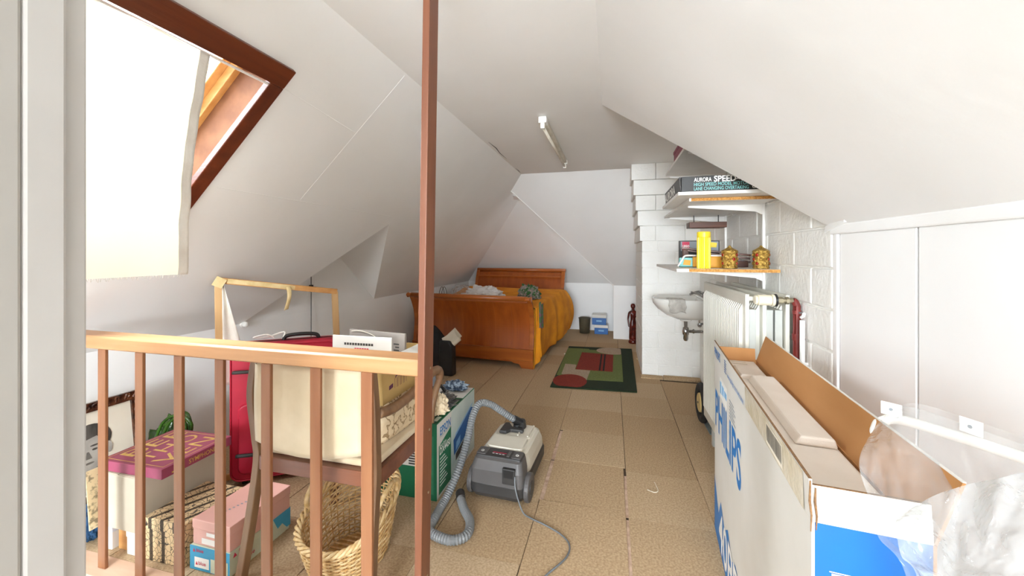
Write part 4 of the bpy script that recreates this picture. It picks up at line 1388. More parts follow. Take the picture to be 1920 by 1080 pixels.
# black bag with papers near the bed
bb_ = thing('carrier_bag', 'black bag with papers sticking out in front of the bed', 'bag', (-2.22, 4.62, 0), -.1)
rings = []
for z, sx, sy in ((.002, .17, .08), (.10, .185, .10), (.25, .19, .10), (.38, .185, .09), (.47, .16, .07), (.55, .10, .045), (.60, .05, .02)):
    rings.append([(sx * math.copysign(abs(math.cos(a * PI / 12)) ** .6, math.cos(a * PI / 12)) - .04 * (z / .6) ** 2, sy * math.sin(a * PI / 12), z + .008 * nz(a, z * 9)) for a in range(24)])
ob('bag_body', MB().loft(rings), black_cloth, bb_, smooth=True)
ob('side_pouch', MB().prism([(.10, .005), (.31, .005), (.30, .38), (.26, .44), (.12, .44)], -.10, .02, 'y'), black_plastic, bb_, bevel=.02)
for i in range(3):
    ob('paper', MB().box((.26, -.05 + .03 * i, .45 + .012 * i), (.20, .004, .14), ry=-.5 - .12 * i, rz=.1), paper_m, bb_)
ob('rolled_paper', MB().cyl((.30, -.06, .40), (.37, -.02, .47), .03, 14), paper_m, bb_)

# ================================================================ LEFT SIDE
# vacuum cleaner
vc = thing('vacuum_cleaner', 'grey and cream cylinder vacuum cleaner on the carpet', 'vacuum cleaner', (-.69, 2.27, 0), -.05)


def rr(x0, x1, y0, y1, z, r=.05):
    return [(x, y, z) for x, y in rrect(x0, x1, y0, y1, r)]


ob('base', MB().loft([rr(-.165, .165, .02, .60, .03), rr(-.175, .175, .0, .62, .06), rr(-.175, .175, .0, .62, .115), rr(-.168, .168, .006, .61, .135)]), vac_dark, vc)
ob('rear_panel', MB().loft([rr(-.172, .172, .0, .14, .118, .03), rr(-.168, .168, .004, .15, .20, .03), rr(-.155, .155, .03, .16, .252, .03), rr(-.145, .145, .05, .16, .262, .03)]), vac_grey, vc)
ob('upper_shell', MB().loft([rr(-.168, .168, .145, .61, .13, .06), rr(-.165, .165, .145, .605, .19, .06), rr(-.150, .150, .145, .58, .245, .06), rr(-.135, .135, .15, .56, .258, .06)]), vac_cream, vc)
ob('lid', MB().loft([rr(-.12, .12, .168, .34, .259, .02), rr(-.115, .115, .172, .335, .272, .02)]), vac_cream, vc)
cp = ob('control_panel', MB().loft([rr(-.150, .150, .045, .155, .258, .015), rr(-.146, .146, .050, .152, .268, .015)]), vac_dark, vc)
for x in (-.118, .112):
    ob('button', MB().loft([rr(x - .032, x + .032, .058, .145, .2685, .01), rr(x - .030, x + .030, .060, .143, .272, .01)]), vac_grey, cp)
    ob('button_mark', MB().tube([(x + .009 * math.cos(a * PI / 6), .095 + .009 * math.sin(a * PI / 6), .2725) for a in range(12)], .0012, 5, closed=True), print_white, cp)
ob('slider', MB().bb(.05, .068, .065, .135, .2685, .275), vac_grey, cp, bevel=.002)
ob('scale_mark', MB().bb(-.05, .04, .10, .106, .2684, .2690), print_red, cp)
for i in range(4):
    ob('scale_mark', MB().bb(-.05 + .022 * i, -.036 + .022 * i, .085, .089, .2684, .2690), print_white, cp)
sl_ = ob('cable_slot', MB().bb(.045, .125, -.006, .02, .14, .232), vac_dark, vc, bevel=.004)
ob('slot_opening', MB().bb(.055, .115, -.008, .0, .180, .225), black_plastic, sl_)
for x in (-.185, .185):
    wl = ob('wheel', MB().cyl((x - .016, .10, .085), (x + .016, .10, .085), .084, 28), vac_grey, vc, bevel=.008)
    ob('hub', MB().cyl((x - .02, .10, .085), (x + .02, .10, .085), .04, 20), vac_dark, wl)
ob('caster', MB().cyl((-.02, .55, .022), (.02, .55, .022), .022, 14), vac_dark, vc)
ob('tray', MB().loft([rr(-.125, .125, .345, .555, .2585, .03), rr(-.12, .12, .35, .55, .264, .03)]), vac_cream, vc)
ob('accessory_nozzle', MB().prism([(-.10, .36), (-.05, .36), (-.03, .40), (.06, .40), (.06, .44), (-.03, .45), (-.07, .51), (-.10, .50)], .265, .288), vac_dark, vc, bevel=.006)
ob('accessory_brush', MB().cyl((0.0, .47, .265), (.0, .47, .30), .028, 16), black_plastic, vc)
for x in (.03, .10):
    ob('tray_rib', MB().bb(x, x + .012, .36, .54, .2642, .275), vac_cream, vc, bevel=.003)
ob('socket', MB().cyl((.02, .50, .262), (.015, .495, .315), .040, 20), vac_dark, vc, bevel=.006)
ob('back_cable_tidy', MB().bb(-.16, -.08, .3, .36, .10, .2), black_plastic, vc, bevel=.01)


def hose(pts, r=.0235, step=.0075):
    path = catmull(pts, 14)
    out = [path[0]]
    acc = 0
    for a, b in zip(path[:-1], path[1:]):
        L_ = (b - a).length
        while acc + L_ >= step:
            f = (step - acc) / L_
            a = a + (b - a) * f
            out.append(a.copy())
            L_ = (b - a).length
            acc = 0
        acc += L_
    rs_ = [r + (.0022 if k % 2 else -.0022) for k in range(len(out))]
    return MB().tube(out, rs_, 14)


hs = thing('vacuum_hose', 'ribbed grey hose looping from the vacuum cleaner past the printer carton', 'hose', (0, 0, 0))
ob('hose', hose([(-.660, 2.745, .315), (-.700, 2.72, .345), (-.77, 2.69, .40), (-.85, 2.66, .455), (-.905, 2.60, .475), (-.925, 2.52, .42), (-.930, 2.43, .30), (-.945, 2.33, .17), (-.975, 2.22, .06), (-.985, 2.12, .027), (-.978, 2.03, .026), (-.97, 1.95, .026), (-.924, 1.915, .026), (-.82, 1.90, .026), (-.755, 1.955, .026), (-.775, 2.06, .026), (-.845, 2.15, .026), (-.905, 2.24, .03)]), hose_grey, hs, smooth=False)
ob('cuff', MB().tube([(-.640, 2.757, .30), (-.69, 2.725, .338)], .0285, 16), black_plastic, hs, bevel=.004)
ob('cuff', MB().tube([(-.895, 2.225, .03), (-.925, 2.285, .032)], .0285, 16), vac_dark, hs, bevel=.004)
tag(ob('power_cable', MB().tube(catmull([(-.565, 2.262, .195), (-.555, 2.24, .13), (-.51, 2.225, .02), (-.45, 2.20, .005), (-.373, 2.17, .005), (-.27, 2.115, .005), (-.218, 2.05, .005), (-.225, 1.96, .005), (-.302, 1.832, .005), (-.40, 1.66, .005), (-.46, 1.45, .005)], 8), .0045, 8), cable_grey, smooth=True), 'grey power cable curving from the vacuum cleaner across the carpet', 'cable')

# printer carton
ep = thing('printer_carton', 'green and white printer carton behind the post', 'carton', (-1.05, 2.21, 0))
ob('carton', MB().bb(-.47, 0, 0, .68, .001, .476), green_card, ep, bevel=.002)
RX, RU = (0, 1, 0), (0, 0, 1)
flat(ep, 'side_print', [(0, .004, .004), (0, .676, .004), (0, .676, .472), (0, .004, .472)], card_white, (1, 0, 0), .0008)
flat(ep, 'green_panel', [(0, .03, .02), (0, .22, .02), (0, .22, .375), (0, .03, .325)], green_card, (1, 0, 0), .0016)
flat(ep, 'photo_print', [(0, .225, .02), (0, .675, .02), (0, .675, .47), (0, .225, .47)], noisy('sky_print', '#d3ded8', '#b7c7c4', 3, .5), (1, 0, 0), .0014)
txt(ep, 'EPSON', .075, (.0012, .045, .385), RX, RU, print_blue, .02, width=.165)
txt(ep, 'EXCEED YOUR VISION', .016, (.0012, .045, .372), RX, RU, print_grey, 0, width=.165)
txt(ep, 'DX4450', .062, (.0018, .04, .265), RX, RU, print_white, .02, width=.165)
txt(ep, 'Epson Stylus', .026, (.0018, .04, .312), RX, RU, print_white, .01, width=.10)
for i in range(9):
    z = .235 - .021 * i
    flat(ep, 'small_print', [(0, .045, z), (0, .12 + .05 * ((i * 7) % 5) / 5, z), (0, .12 + .05 * ((i * 7) % 5) / 5, z + .007), (0, .045, z + .007)], print_white, (1, 0, 0), .0022)
for q, m_ in (([(0, .27, .15), (0, .60, .22), (0, .66, .33), (0, .60, .36), (0, .26, .26)], print_navy), ([(0, .30, .10), (0, .52, .14), (0, .54, .20), (0, .30, .15)], vac_dark), ([(0, .28, .27), (0, .62, .37), (0, .64, .385), (0, .30, .29)], print_lightblue), ([(0, .30, .17), (0, .38, .19), (0, .385, .245), (0, .31, .225)], print_lightblue), ([(0, .32, .03), (0, .50, .05), (0, .53, .13), (0, .36, .10)], print_grey)):
    flat(ep, 'printer_picture', q, m_, (1, 0, 0), .0020 + .0004 * (m_ is not print_navy))
flat(ep, 'top_print', [(-.465, .45, .476), (-.005, .45, .476), (-.005, .675, .476), (-.465, .675, .476)], card_white, (0, 0, 1), .0008)
flat(ep, 'top_print', [(-.465, .004, .476), (-.004, .004, .476), (-.004, .45, .476), (-.465, .45, .476)], green_dark, (0, 0, 1), .0010)
for i in range(4):
    flat(ep, 'small_print', [(-.045, .04 + .1 * i, .476), (-.015, .04 + .1 * i, .476), (-.015, .11 + .1 * i, .476), (-.045, .11 + .1 * i, .476)], mint_card, (0, 0, 1), .0018)
flat(ep, 'address_label', [(-.235, 0, .20), (-.12, 0, .20), (-.12, 0, .30), (-.235, 0, .30)], print_white, (0, -1, 0), .0012)
for i in range(5):
    flat(ep, 'barcode', [(-.19, 0, .21 + .016 * i), (-.13, 0, .21 + .016 * i), (-.13, 0, .219 + .016 * i), (-.19, 0, .219 + .016 * i)], print_dark, (0, -1, 0), .0018)
flat(ep, 'front_print', [(-.095, 0, .04), (-.02, 0, .04), (-.02, 0, .40), (-.095, 0, .40)], noisy('green_pale', '#3f8f6c', '#2f7d5c', 8, .5), (0, -1, 0), .0010)
crumple('net_bag', 'dark grey crumpled net bag on top of the printer carton', 'bag', (-1.19, 2.47, .478), (.12, .18, .038), grey_net, 2.7, None, .5, 4)
hd = thing('plastic_holder', 'black plastic clamp on top of the printer carton', 'holder', (-1.17, 2.42, .53), .4)
ob('body', MB().bb(-.03, .03, -.02, .02, 0, .10), black_plastic, hd, bevel=.006)
ob('arm', MB().tube([(.0, 0, .09), (.05, .01, .10), (.075, .015, .06)], .012, 8), black_plastic, hd)
ob('knob', MB().cyl((-.045, 0, .06), (-.03, 0, .06), .018, 12), black_plastic, hd)
lv = thing('clear_holder', 'upright grey plastic plate behind the black clamp', 'plate', (-1.27, 2.58, .478), .3)
ob('plate', MB().bb(-.035, .035, -.003, .003, 0, .17), print_grey, lv, bevel=.002)
ob('foot', MB().bb(-.04, .04, -.025, .025, 0, .012), print_grey, lv, bevel=.002)
crumple('scarf_bundle', 'blue grey patterned cloth at the back of the printer carton', 'cloth', (-1.17, 2.80, .478), (.09, .05, .05), noisy('blue_pattern', '#9fb0c2', '#45556b', 30, .9, lo=.45, hi=.55), 9.1, None, .4, 4)

# armchair seen from behind
ch = thing('armchair', 'wooden armchair with cream upholstered back, seen from behind the railing', 'armchair', (0, 0, 0))
CXL, CXR, CYB, CYF = -1.665, -1.0, 1.50, 2.05


def leg(pts, w_, d_):
    m = MB()
    rings = []
    for x, y, z in pts:
        rings.append([(x - w_ / 2, y - d_ / 2, z), (x + w_ / 2, y - d_ / 2, z), (x + w_ / 2, y + d_ / 2, z), (x - w_ / 2, y + d_ / 2, z)])
    return m.loft(rings)


ob('back_post', leg(catmull([(CXL + .03, 1.49, 1.03), (CXL + .005, 1.49, .86), (CXL + .015, 1.505, .66), (CXL + .02, 1.51, .54), (CXL + .01, 1.48, .30), (CXL - .02, 1.45, .001)], 6), .038, .04), chair_wood_z, ch, bevel=.004)
ob('back_post', leg(catmull([(CXR - .02, 1.49, 1.03), (CXR - .004, 1.49, .86), (CXR - .008, 1.505, .66), (CXR - .01, 1.51, .54), (CXR - .005, 1.48, .30), (CXR + .005, 1.45, .001)], 6), .038, .04), chair_wood_z, ch, bevel=.004)
for x in (CXL + .02, CXR - .035):
    ob('front_leg', leg([(x, CYF - .02, .001), (x, CYF - .02, .30), (x, CYF - .02, .56)], .042, .042), chair_wood, ch, bevel=.005)
ob('back_rail', MB().bb(CXL + .04, CXR - .03, 1.488, 1.53, .505, .575), chair_wood, ch, bevel=.006)
ob('side_rail', MB().bb(CXR - .03, CXR + .008, 1.53, CYF - .04, .50, .575), chair_wood, ch, bevel=.006)
ob('side_rail', MB().bb(CXL, CXL + .038, 1.53, CYF - .04, .50, .575), chair_wood, ch, bevel=.006)
ob('front_rail', MB().bb(CXL + .04, CXR - .035, CYF - .04, CYF, .50, .575), chair_wood, ch, bevel=.006)
ob('seat', MB().bb(CXL + .03, CXR - .012, 1.515, CYF - .005, .5755, .612), cream_fabric, ch, bevel=.015, seg=3)


def backp(u, v):
    x = CXL + .045 + u * (CXR - CXL - .10)
    z = .655 + v * .37
    b = .03 * math.sin(u * PI) + .008 * math.sin(v * PI)
    return (x, 1.492 - b * .9, z - .03 * math.sin(u * PI) * (1 - v))


bp_ = MB().grid(backp, 24, 16)
k0 = len(bp_.v)
bo = ob('back_panel', bp_, cream_fabric, ch, smooth=True, solid=.045)
ob('crest_rail', MB().bb(CXL + .04, CXR - .03, 1.455, 1.51, 1.02, 1.052), chair_wood, ch, bevel=.01)
for i in range(9):
    z = .68 + i * .042
    ob('upholstery_nail', MB().lathe([(.006, 0), (.005, .003), (.002, .0045)], 8, M=Matrix.Translation((CXL + .048, 1.472, z)) @ Matrix.Rotation(PI / 2, 4, 'X')), wire_black, ch)
for sgn, x in ((1, CXR + .0), (-1, CXL + .01)):
    arm = ob('armrest', leg([], 1, 1) if False else MB().tube(catmull([(x, 1.515, .825), (x + sgn * .012, 1.62, .812), (x + sgn * .02, 1.78, .824), (x + sgn * .02, 1.95, .855), (x + sgn * .018, 2.06, .862), (x + sgn * .014, 2.115, .835), (x + sgn * .01, 2.12, .79), (x + sgn * .004, 2.09, .74), (x, 2.05, .66), (x, 2.03, .57)], 6), [.024] * 36 + [.019] * 19, 10), chair_wood_z, ch, smooth=True)
# things heaped on the chair
def cushion(u, v):
    a = 2 * PI * u
    x = CXR - .30 + .27 * math.copysign(abs(math.cos(a)) ** .45, math.cos(a)) * (.92 + .08 * math.sin(v * PI))
    y = 1.845 + .275 * math.copysign(abs(math.sin(a)) ** .5, math.sin(a)) * (.94 + .06 * math.sin(v * PI))
    z = .616 + .205 * v + .01 * nz(u * 9, v * 4, 1) * (0 if v in (0, 1) else 1)
    if v >= .99:
        z = .822
    return (x + .014 * nz(u * 12, v * 5, 3), y, z)


cz = MB().grid(cushion, 60, 12, wrap=True)
n_ = 60
cz.f.append(tuple(range(n_ - 1, -1, -1)))
cz.f.append(tuple(11 * n_ + k for k in range(n_)))
tag(ob('folded_bedspread', cz, swirl_fabric, smooth=False), 'folded beige fabric with a swirl pattern lying on the armchair seat', 'fabric')
crumple('fabric_end', 'loose beige fabric end sticking out past the armrest', 'fabric', (-1.03, 2.19, .55), (.06, .06, .09), cream_fabric, 4.2, None, .3)
tb = thing('open_carton', 'open tan carton with purple prints on the armchair', 'carton', (-1.03, 1.60, .824))
ob('side_panel', MB().bb(-.005, 0, 0, .38, 0, .205), card_tan, tb)
ob('side_panel', MB().bb(-.42, -.415, 0, .38, 0, .205), card_tan, tb)
ob('end_panel', MB().bb(-.415, -.005, 0, .005, 0, .205), card_tan, tb)
ob('end_panel', MB().bb(-.415, -.005, .375, .38, 0, .205), card_tan, tb)
ob('bottom', MB().bb(-.415, -.005, .005, .375, 0, .006), card_tan, tb)
ob('flap', MB().box((-.21, -.035, .190), (.42, .08, .004), rx=.5), card_white, tb)
ob('flap', MB().box((.022, .19, .199), (.05, .37, .004), ry=.6), card_white, tb)
txt(tb, 'Château', .034, (.0006, .05, .165), RX, RU, print_grey, 0, width=.12)
for q in ([(0, .10, .10), (0, .16, .11), (0, .17, .135), (0, .14, .15), (0, .12, .125)], [(0, .19, .13), (0, .22, .135), (0, .22, .155), (0, .19, .15)], [(0, .05, .055), (0, .085, .06), (0, .085, .08), (0, .05, .075)]):
    flat(tb, 'roof_print', q, print_purple, (1, 0, 0), .0008)
for y in (.10, .13, .16, .19):
    ob('arch_print', MB().tube([(.0006, y, .05), (.0006, y, .095), (.0006, y + .01, .10), (.0006, y + .02, .095), (.0006, y + .02, .05)], .0009, 4), print_purple, tb)
wbx = thing('document_carton', 'white carton with printed address lines inside the open tan carton', 'carton', (-1.415, 1.735, .832), .03)
ob('carton', MB().bb(0, .34, 0, .008, 0, .275), card_white, wbx, bevel=.002)
for i in range(11):
    flat(wbx, 'small_print', [(.07 + .0155 * i, 0, .228), (.082 + .0155 * i, 0, .228), (.082 + .0155 * i, 0, .24), (.07 + .0155 * i, 0, .24)], print_dark, (0, -1, 0))
for i in range(6):
    flat(wbx, 'small_print', [(.13 + .014 * i, 0, .207), (.141 + .014 * i, 0, .207), (.141 + .014 * i, 0, .215), (.13 + .014 * i, 0, .215)], print_red, (0, -1, 0))
for i, (x0, x1) in enumerate(((.10, .125), (.10, .15), (.20, .235))):
    flat(wbx, 'small_print', [(x0, 0, .18 - .018 * i), (x1, 0, .18 - .018 * i), (x1, 0, .187 - .018 * i), (x0, 0, .187 - .018 * i)], print_red if i else print_teal, (0, -1, 0))
gbx = thing('shipping_carton', 'grey brown carton with black print behind the white carton', 'carton', (-1.415, 1.87, .832), -.12)
ob('carton', MB().bb(0, .37, 0, .016, 0, .28), card_grey, gbx, bevel=.002)
for i in range(5):
    for x0, w_ in ((.225, .05), (.30, .035)):
        flat(gbx, 'small_print', [(x0 + .01 * (i % 2), 0, .155 + .016 * i), (x0 + w_, 0, .155 + .016 * i), (x0 + w_, 0, .162 + .016 * i), (x0 + .01 * (i % 2), 0, .162 + .016 * i)], print_dark, (0, -1, 0))
ob('string', MB().tube(catmull([(.02, -.004, .272), (.10, -.006, .276), (.19, -.008, .25), (.192, -.008, .20)], 5), .0016, 5), paper_m, gbx)
ob('envelope', MB().box((.15, -.03, .205), (.10, .004, .05), rx=.2), print_lightblue, gbx)
tag(ob('folder', MB().box((-1.605, 1.70, .6245), (.06, .28, .022), rz=.05), green_card, bevel=.002), 'green folder lying on the left of the armchair seat', 'folder')

# wicker basket under the chair
wk = thing('wicker_basket', 'pale wicker basket on the floor under the armchair', 'basket', (-1.27, 1.69, 0))


def bk_pt(a, v, out=0.0):
    rim = .285 - .085 * math.sin(-a)
    f = .74 + .26 * v ** .8
    ax, by = .205 * f + out, .235 * f + out
    return Vector((ax * math.copysign(abs(math.cos(a)) ** .8, math.cos(a)), by * math.copysign(abs(math.sin(a)) ** .8, math.sin(a)), .006 + (rim - .01) * v))


NS = 34
for i in range(NS):
    a = 2 * PI * (i + .5) / NS
    ob('stake', MB().tube([bk_pt(a, v) for v in (0, .25, .5, .75, 1)], .0035, 5), wicker_d, wk)
NR = 20
for r in range(NR):
    v = .03 + .94 * r / (NR - 1)
    pts = []
    for i in range(NS * 4):
        a = 2 * PI * i / (NS * 4)
        pts.append(bk_pt(a, v, .0048 * math.sin(i * PI / 4 + (r % 2) * PI)))
    ob('weave_row', MB().tube(pts, .0048, 5, closed=True), (wicker, wicker_d)[r % 3 == 1], wk, smooth=True)
for ph_ in (0, 2.1, 4.2):
    pts = []
    for i in range(160):
        a = 2 * PI * i / 160
        b_ = bk_pt(a, 1.0, .010 * math.cos(i * .55 + ph_))
        b_.z += .009 * math.sin(i * .55 + ph_)
        pts.append(b_)
    ob('rim_braid', MB().tube(pts, .0075, 6, closed=True), wicker, wk, smooth=True)
ob('basket_floor', MB().prism([(bk_pt(2 * PI * i / 32, 0).x * .98, bk_pt(2 * PI * i / 32, 0).y * .98) for i in range(32)], .002, .008), wicker_d, wk)
for i in range(11):
    y = -.15 + .03 * i
    hw_ = .148 * math.sqrt(max(.05, 1 - (y / .175) ** 2))
    ob('floor_cane', MB().tube([(-hw_, y, .012), (0, y, .014), (hw_, y, .012)], .006, 5), wicker, wk)
for a0, a1 in ((2.75, 3.35), (-.25, .35)):
    A, B_ = bk_pt(a0, 1.0), bk_pt(a1, 1.0)
    mid = (A + B_) / 2 + Vector((0, 0, .10)) + Vector((-.01 if a0 > 1 else .01, 0, 0))
    ob('handle', MB().tube(catmull([A, A + Vector((0, 0, .06)), mid, B_ + Vector((0, 0, .06)), B_], 5), .011, 8), wicker, wk, smooth=True)

# cartons and boxes on the left
def lidbox(name, label, x0, x1, y0, y1, z0, z1, mb, ml, lid=.035, rz=0, grp=None):
    b = thing(name, label, 'box', (x0, y0, z0), rz, grp)
    ob('carton', MB().bb(.003, x1 - x0 - .003, .003, y1 - y0 - .003, 0, z1 - z0 - .004), mb, b, bevel=.002)
    ob('lid', MB().bb(0, x1 - x0, 0, y1 - y0, z1 - z0 - lid, z1 - z0), ml, b, bevel=.003)
    return b


cb_ = thing('cream_carton', 'large cream cardboard box under the burgundy record box', 'box', (-2.585, 1.425, .121), 0)
ob('carton', MB().bb(0, .265, 0, .43, 0, .275), card_cream, cb_, bevel=.003)
ob('lid_flap', MB().bb(.004, .13, .004, .426, .2752, .279), card_cream, cb_)
ob('lid_flap', MB().bb(.136, .261, .004, .426, .2752, .279), card_cream, cb_)
bz = thing('record_box', 'burgundy record box set with gold lettering on top of the cream box', 'box', (-2.60, 1.435, .401), .02)
ob('carton', MB().bb(0, .425, 0, .375, 0, .052), burgundy, bz, bevel=.003)
for i, t_ in enumerate(('BEE', 'THO', 'VEN')):
    txt(bz, t_, .135, (.135 + .12 * i, .045, .0522), (0, 1, 0), (-1, 0, 0), gold_print, .0, width=.285)
for q in ((.02, .405, .352, .355), (.02, .405, .02, .023)):
    ob('gold_line', MB().bb(q[0], q[1], q[2], q[3], .0521, .0527), gold_print, bz)
for q in ((.02, .023), (.402, .405)):
    ob('gold_line', MB().bb(q[0], q[1], .02, .355, .0521, .0527), gold_print, bz)
txt(bz, 'SYMPHONIES', .034, (.4256, .13, .014), (0, 1, 0), (0, 0, 1), gold_print, .01, width=.17)
txt(bz, 'L', .055, (.4256, .085, .008), (0, 0, 1), (0, -1, 0), gold_print, .015, 1.0)
lidbox('gift_box', 'small white box under the front corner of the cream box', -2.40, -2.30, 1.43, 1.74, .0, .119, card_white, card_white, .03)
tag(ob('wooden_block', MB().bb(-2.485, -2.415, 1.45, 1.80, .0, .119), pine_x, bevel=.002), 'plain wooden block between two white boxes under the cream box', 'block')
lidbox('gift_box', 'pale blue grey box at the left end under the cream box', -2.60, -2.50, 1.43, 1.80, .0, .119, print_lightblue if False else card_white, noisy('pale_blue_card', '#cfd6e0', '#c3cbd6', 5, .6), .03)
lp_ = thing('patterned_box', 'brown box covered with a leafy striped paper between cream and pink boxes', 'box', (-2.265, 1.43, 0), .02)
ob('carton', MB().bb(0, .25, 0, .31, .001, .16), leaf_m, lp_, bevel=.003)
ob('lid', MB().bb(-.004, .254, -.004, .314, .16, .215), leaf_m, lp_, bevel=.003)
sb_ = lidbox('shoe_box', 'blue and mint shoe box underneath the pink shoe box', -1.99, -1.745, 1.445, 1.80, .0, .117, mint_card, mint_card, .035, 0, 'stacked shoe boxes')
flat(sb_, 'blue_end', [(.0, 0, .002), (.245, 0, .002), (.245, 0, .117), (0, 0, .117)], blue_card, (0, -1, 0), .0012)
flat(sb_, 'blue_corner', [(.245, .24, .117), (.245, .355, .117), (.245, .355, .02), (.245, .33, .02), (.245, .30, .06), (.245, .27, .05)], blue_card, (1, 0, 0), .0012)
flat(sb_, 'label_patch', [(.03, 0, .015), (.12, 0, .015), (.12, 0, .065), (.03, 0, .065)], print_white, (0, -1, 0), .002)
flat(sb_, 'label_patch', [(.13, 0, .005), (.235, 0, .005), (.235, 0, .07), (.13, 0, .07)], mint_card, (0, -1, 0), .002)
txt(sb_, 'blue', .026, (.055, -.0022, .03), *F, print_red, .01, width=.045)
flat(sb_, 'logo', [(.038, -.0022, .028), (.052, -.0022, .028), (.044, -.0022, .046)], print_red, (0, -1, 0))
txt(sb_, 'blue', .030, (.2458, .045, .086), (0, 1, 0), (0, 0, 1), print_red, .01, width=.055)
flat(sb_, 'logo', [(.2458, .015, .084), (.2458, .036, .084), (.2458, .024, .106)], print_red, (1, 0, 0))
txt(sb_, 'blue', .028, (.2458, .08, .03), (0, 1, 0), (0, 0, 1), print_red, .01, width=.05)
txt(sb_, 'blue', .024, (.04, -.0016, .09), *F, print_red, .01, width=.045)
flat(sb_, 'logo', [(.020, -.0016, .088), (.035, -.0016, .088), (.026, -.0016, .106)], print_red, (0, -1, 0))
pb_ = lidbox('shoe_box', 'pink shoe box with a lid on top of the blue shoe box', -1.985, -1.745, 1.45, 1.80, .118, .24, pink_card, pink_card, .045, -.02, 'stacked shoe boxes')
flat(pb_, 'label_patch', [(.09, .003, .05), (.19, .003, .05), (.19, .003, .068), (.09, .003, .068)], print_white, (0, -1, 0), .0012)
flat(pb_, 'label_patch', [(.06, .003, .01), (.16, .003, .01), (.16, .003, .038), (.06, .003, .038)], print_white, (0, -1, 0), .0012)
for i in range(8):
    flat(pb_, 'faint_print', [(.10 + .006 * i, .08 + .017 * i, .122), (.112 + .006 * i, .08 + .017 * i, .122), (.112 + .006 * i, .088 + .017 * i, .122), (.10 + .006 * i, .088 + .017 * i, .122)], print_grey, (0, 0, 1))
# portrait in a carved frame
pt = thing('portrait', 'old black and white portrait photo in a dark carved frame', 'portrait', (-2.80, 1.775, .14), 0)
TL = Matrix.Rotation(-.12, 4, 'Y')
PW, PH = .58, .55


def pm(m):
    m.v = [tuple(TL @ Vector(v)) for v in m.v]
    return m


def carved(y0, y1, z0, z1, along):
    m = MB()
    m.bb(-.012, .016, y0, y1, z0, z1)
    n = max(2, int((y1 - y0 if along == 'y' else z1 - z0) / .045))
    for i in range(n):
        f = (i + .5) / n
        cy, cz_ = (y0 + (y1 - y0) * f, (z0 + z1) / 2) if along == 'y' else ((y0 + y1) / 2, z0 + (z1 - z0) * f)
        m.tube([(.016 + .006 * math.sin(t * PI / 8), cy + (.012 + .006 * math.cos(t * .8 + i)) * math.cos(t * PI / 8), cz_ + .017 * math.sin(t * PI / 8)) for t in range(16)], .006, 6, closed=True)
    return pm(m)


ob('frame_bar', carved(-PW, 0, PH - .05, PH, 'y'), carved_wood, pt)
ob('frame_bar', carved(-PW, 0, 0, .05, 'y'), carved_wood, pt)
ob('frame_bar', carved(-.05, 0, .05, PH - .05, 'z'), carved_wood, pt)
ob('frame_bar', carved(-PW, -PW + .05, .05, PH - .05, 'z'), carved_wood, pt)
ob('mount', pm(MB().bb(-.004, 0, -PW + .05, -.05, .05, PH - .05)), mat_cream, pt)


def ell(cy, cz_, ry, rz_, x, n=24, a0=0, a1=2 * PI):
    return [(x, cy + ry * math.cos(a0 + (a1 - a0) * k / n), cz_ + rz_ * math.sin(a0 + (a1 - a0) * k / n)) for k in range(n)]


def pflat(name, pts, m_):
    ob(name, pm(MB().poly(pts)), m_, pt)


pflat('shirt_print', [(.0015, -.42, .06), (.0015, -.10, .06), (.0015, -.14, .15), (.0015, -.25, .20), (.0015, -.36, .15)], print_grey)
pflat('neck_print', [(.0018, -.30, .15), (.0018, -.21, .15), (.0018, -.20, .24), (.0018, -.31, .24)], portrait_shade)
pflat('hair_print', ell(-.25, .345, .098, .088, .0020), portrait_hair)
pflat('face_print', ell(-.262, .285, .080, .105, .0024), portrait_grey)
pflat('ear_print', ell(-.168, .275, .016, .032, .0026), portrait_grey)
pflat('hairline_print', [(.0028, -.345, .36), (.0028, -.30, .345), (.0028, -.22, .36), (.0028, -.185, .33), (.0028, -.172, .30), (.0028, -.168, .36), (.0028, -.21, .415), (.0028, -.28, .42), (.0028, -.335, .395)], portrait_hair)
for y in (-.295, -.232):
    pflat('eye_print', ell(y, .29, .013, .006, .0030, 12), portrait_hair)
    pflat('brow_print', ell(y, .312, .020, .005, .0030, 12), portrait_hair)
pflat('nose_print', [(.0030, -.268, .285), (.0030, -.258, .285), (.0030, -.246, .245), (.0030, -.275, .245)], portrait_shade)
pflat('mouth_print', ell(-.262, .222, .024, .006, .0030, 14), portrait_shade)

# green plastic bag
gbm = crumple('green_bag', 'shiny dark green plastic bag behind the record box', 'bag', (-2.80, 1.93, 0), (.19, .09, .32), bag_green, 6.3, None, .36, 1.8)
for s_ in (0, .05):
    ob('handle', MB().tube(catmull([(-.02 + s_, -.09, .36), (.03 + s_, -.08, .46), (.11 + s_, -.06, .50), (.16 + s_, -.04, .44), (.17, -.04, .32)], 5), .009, 6), bag_green, gbm, smooth=True)
tag(ob('print_page', MB().box((-2.625, 1.50, .25), (.006, .20, .30), rx=.0, ry=-.10), page_print), 'brownish printed page standing left of the cream box', 'page')
crumple('blue_bag', 'dark blue cloth bag on the floor at the left end of the railing', 'bag', (-2.69, 1.455, 0), (.035, .05, .15), blue_fabric, 1.4, None, .3)

# red suitcase
sdir = math.atan2(.38, .53)
su = thing('suitcase', 'large bright red fabric suitcase standing behind the boxes', 'suitcase', (-2.41, 1.985, 0), sdir)


def rcase(y, e=0.0, r=.06):
    return [(x, y, z) for x, z in rrect(0 + e, .66 - e, .03 + e, .93 - e, r)]


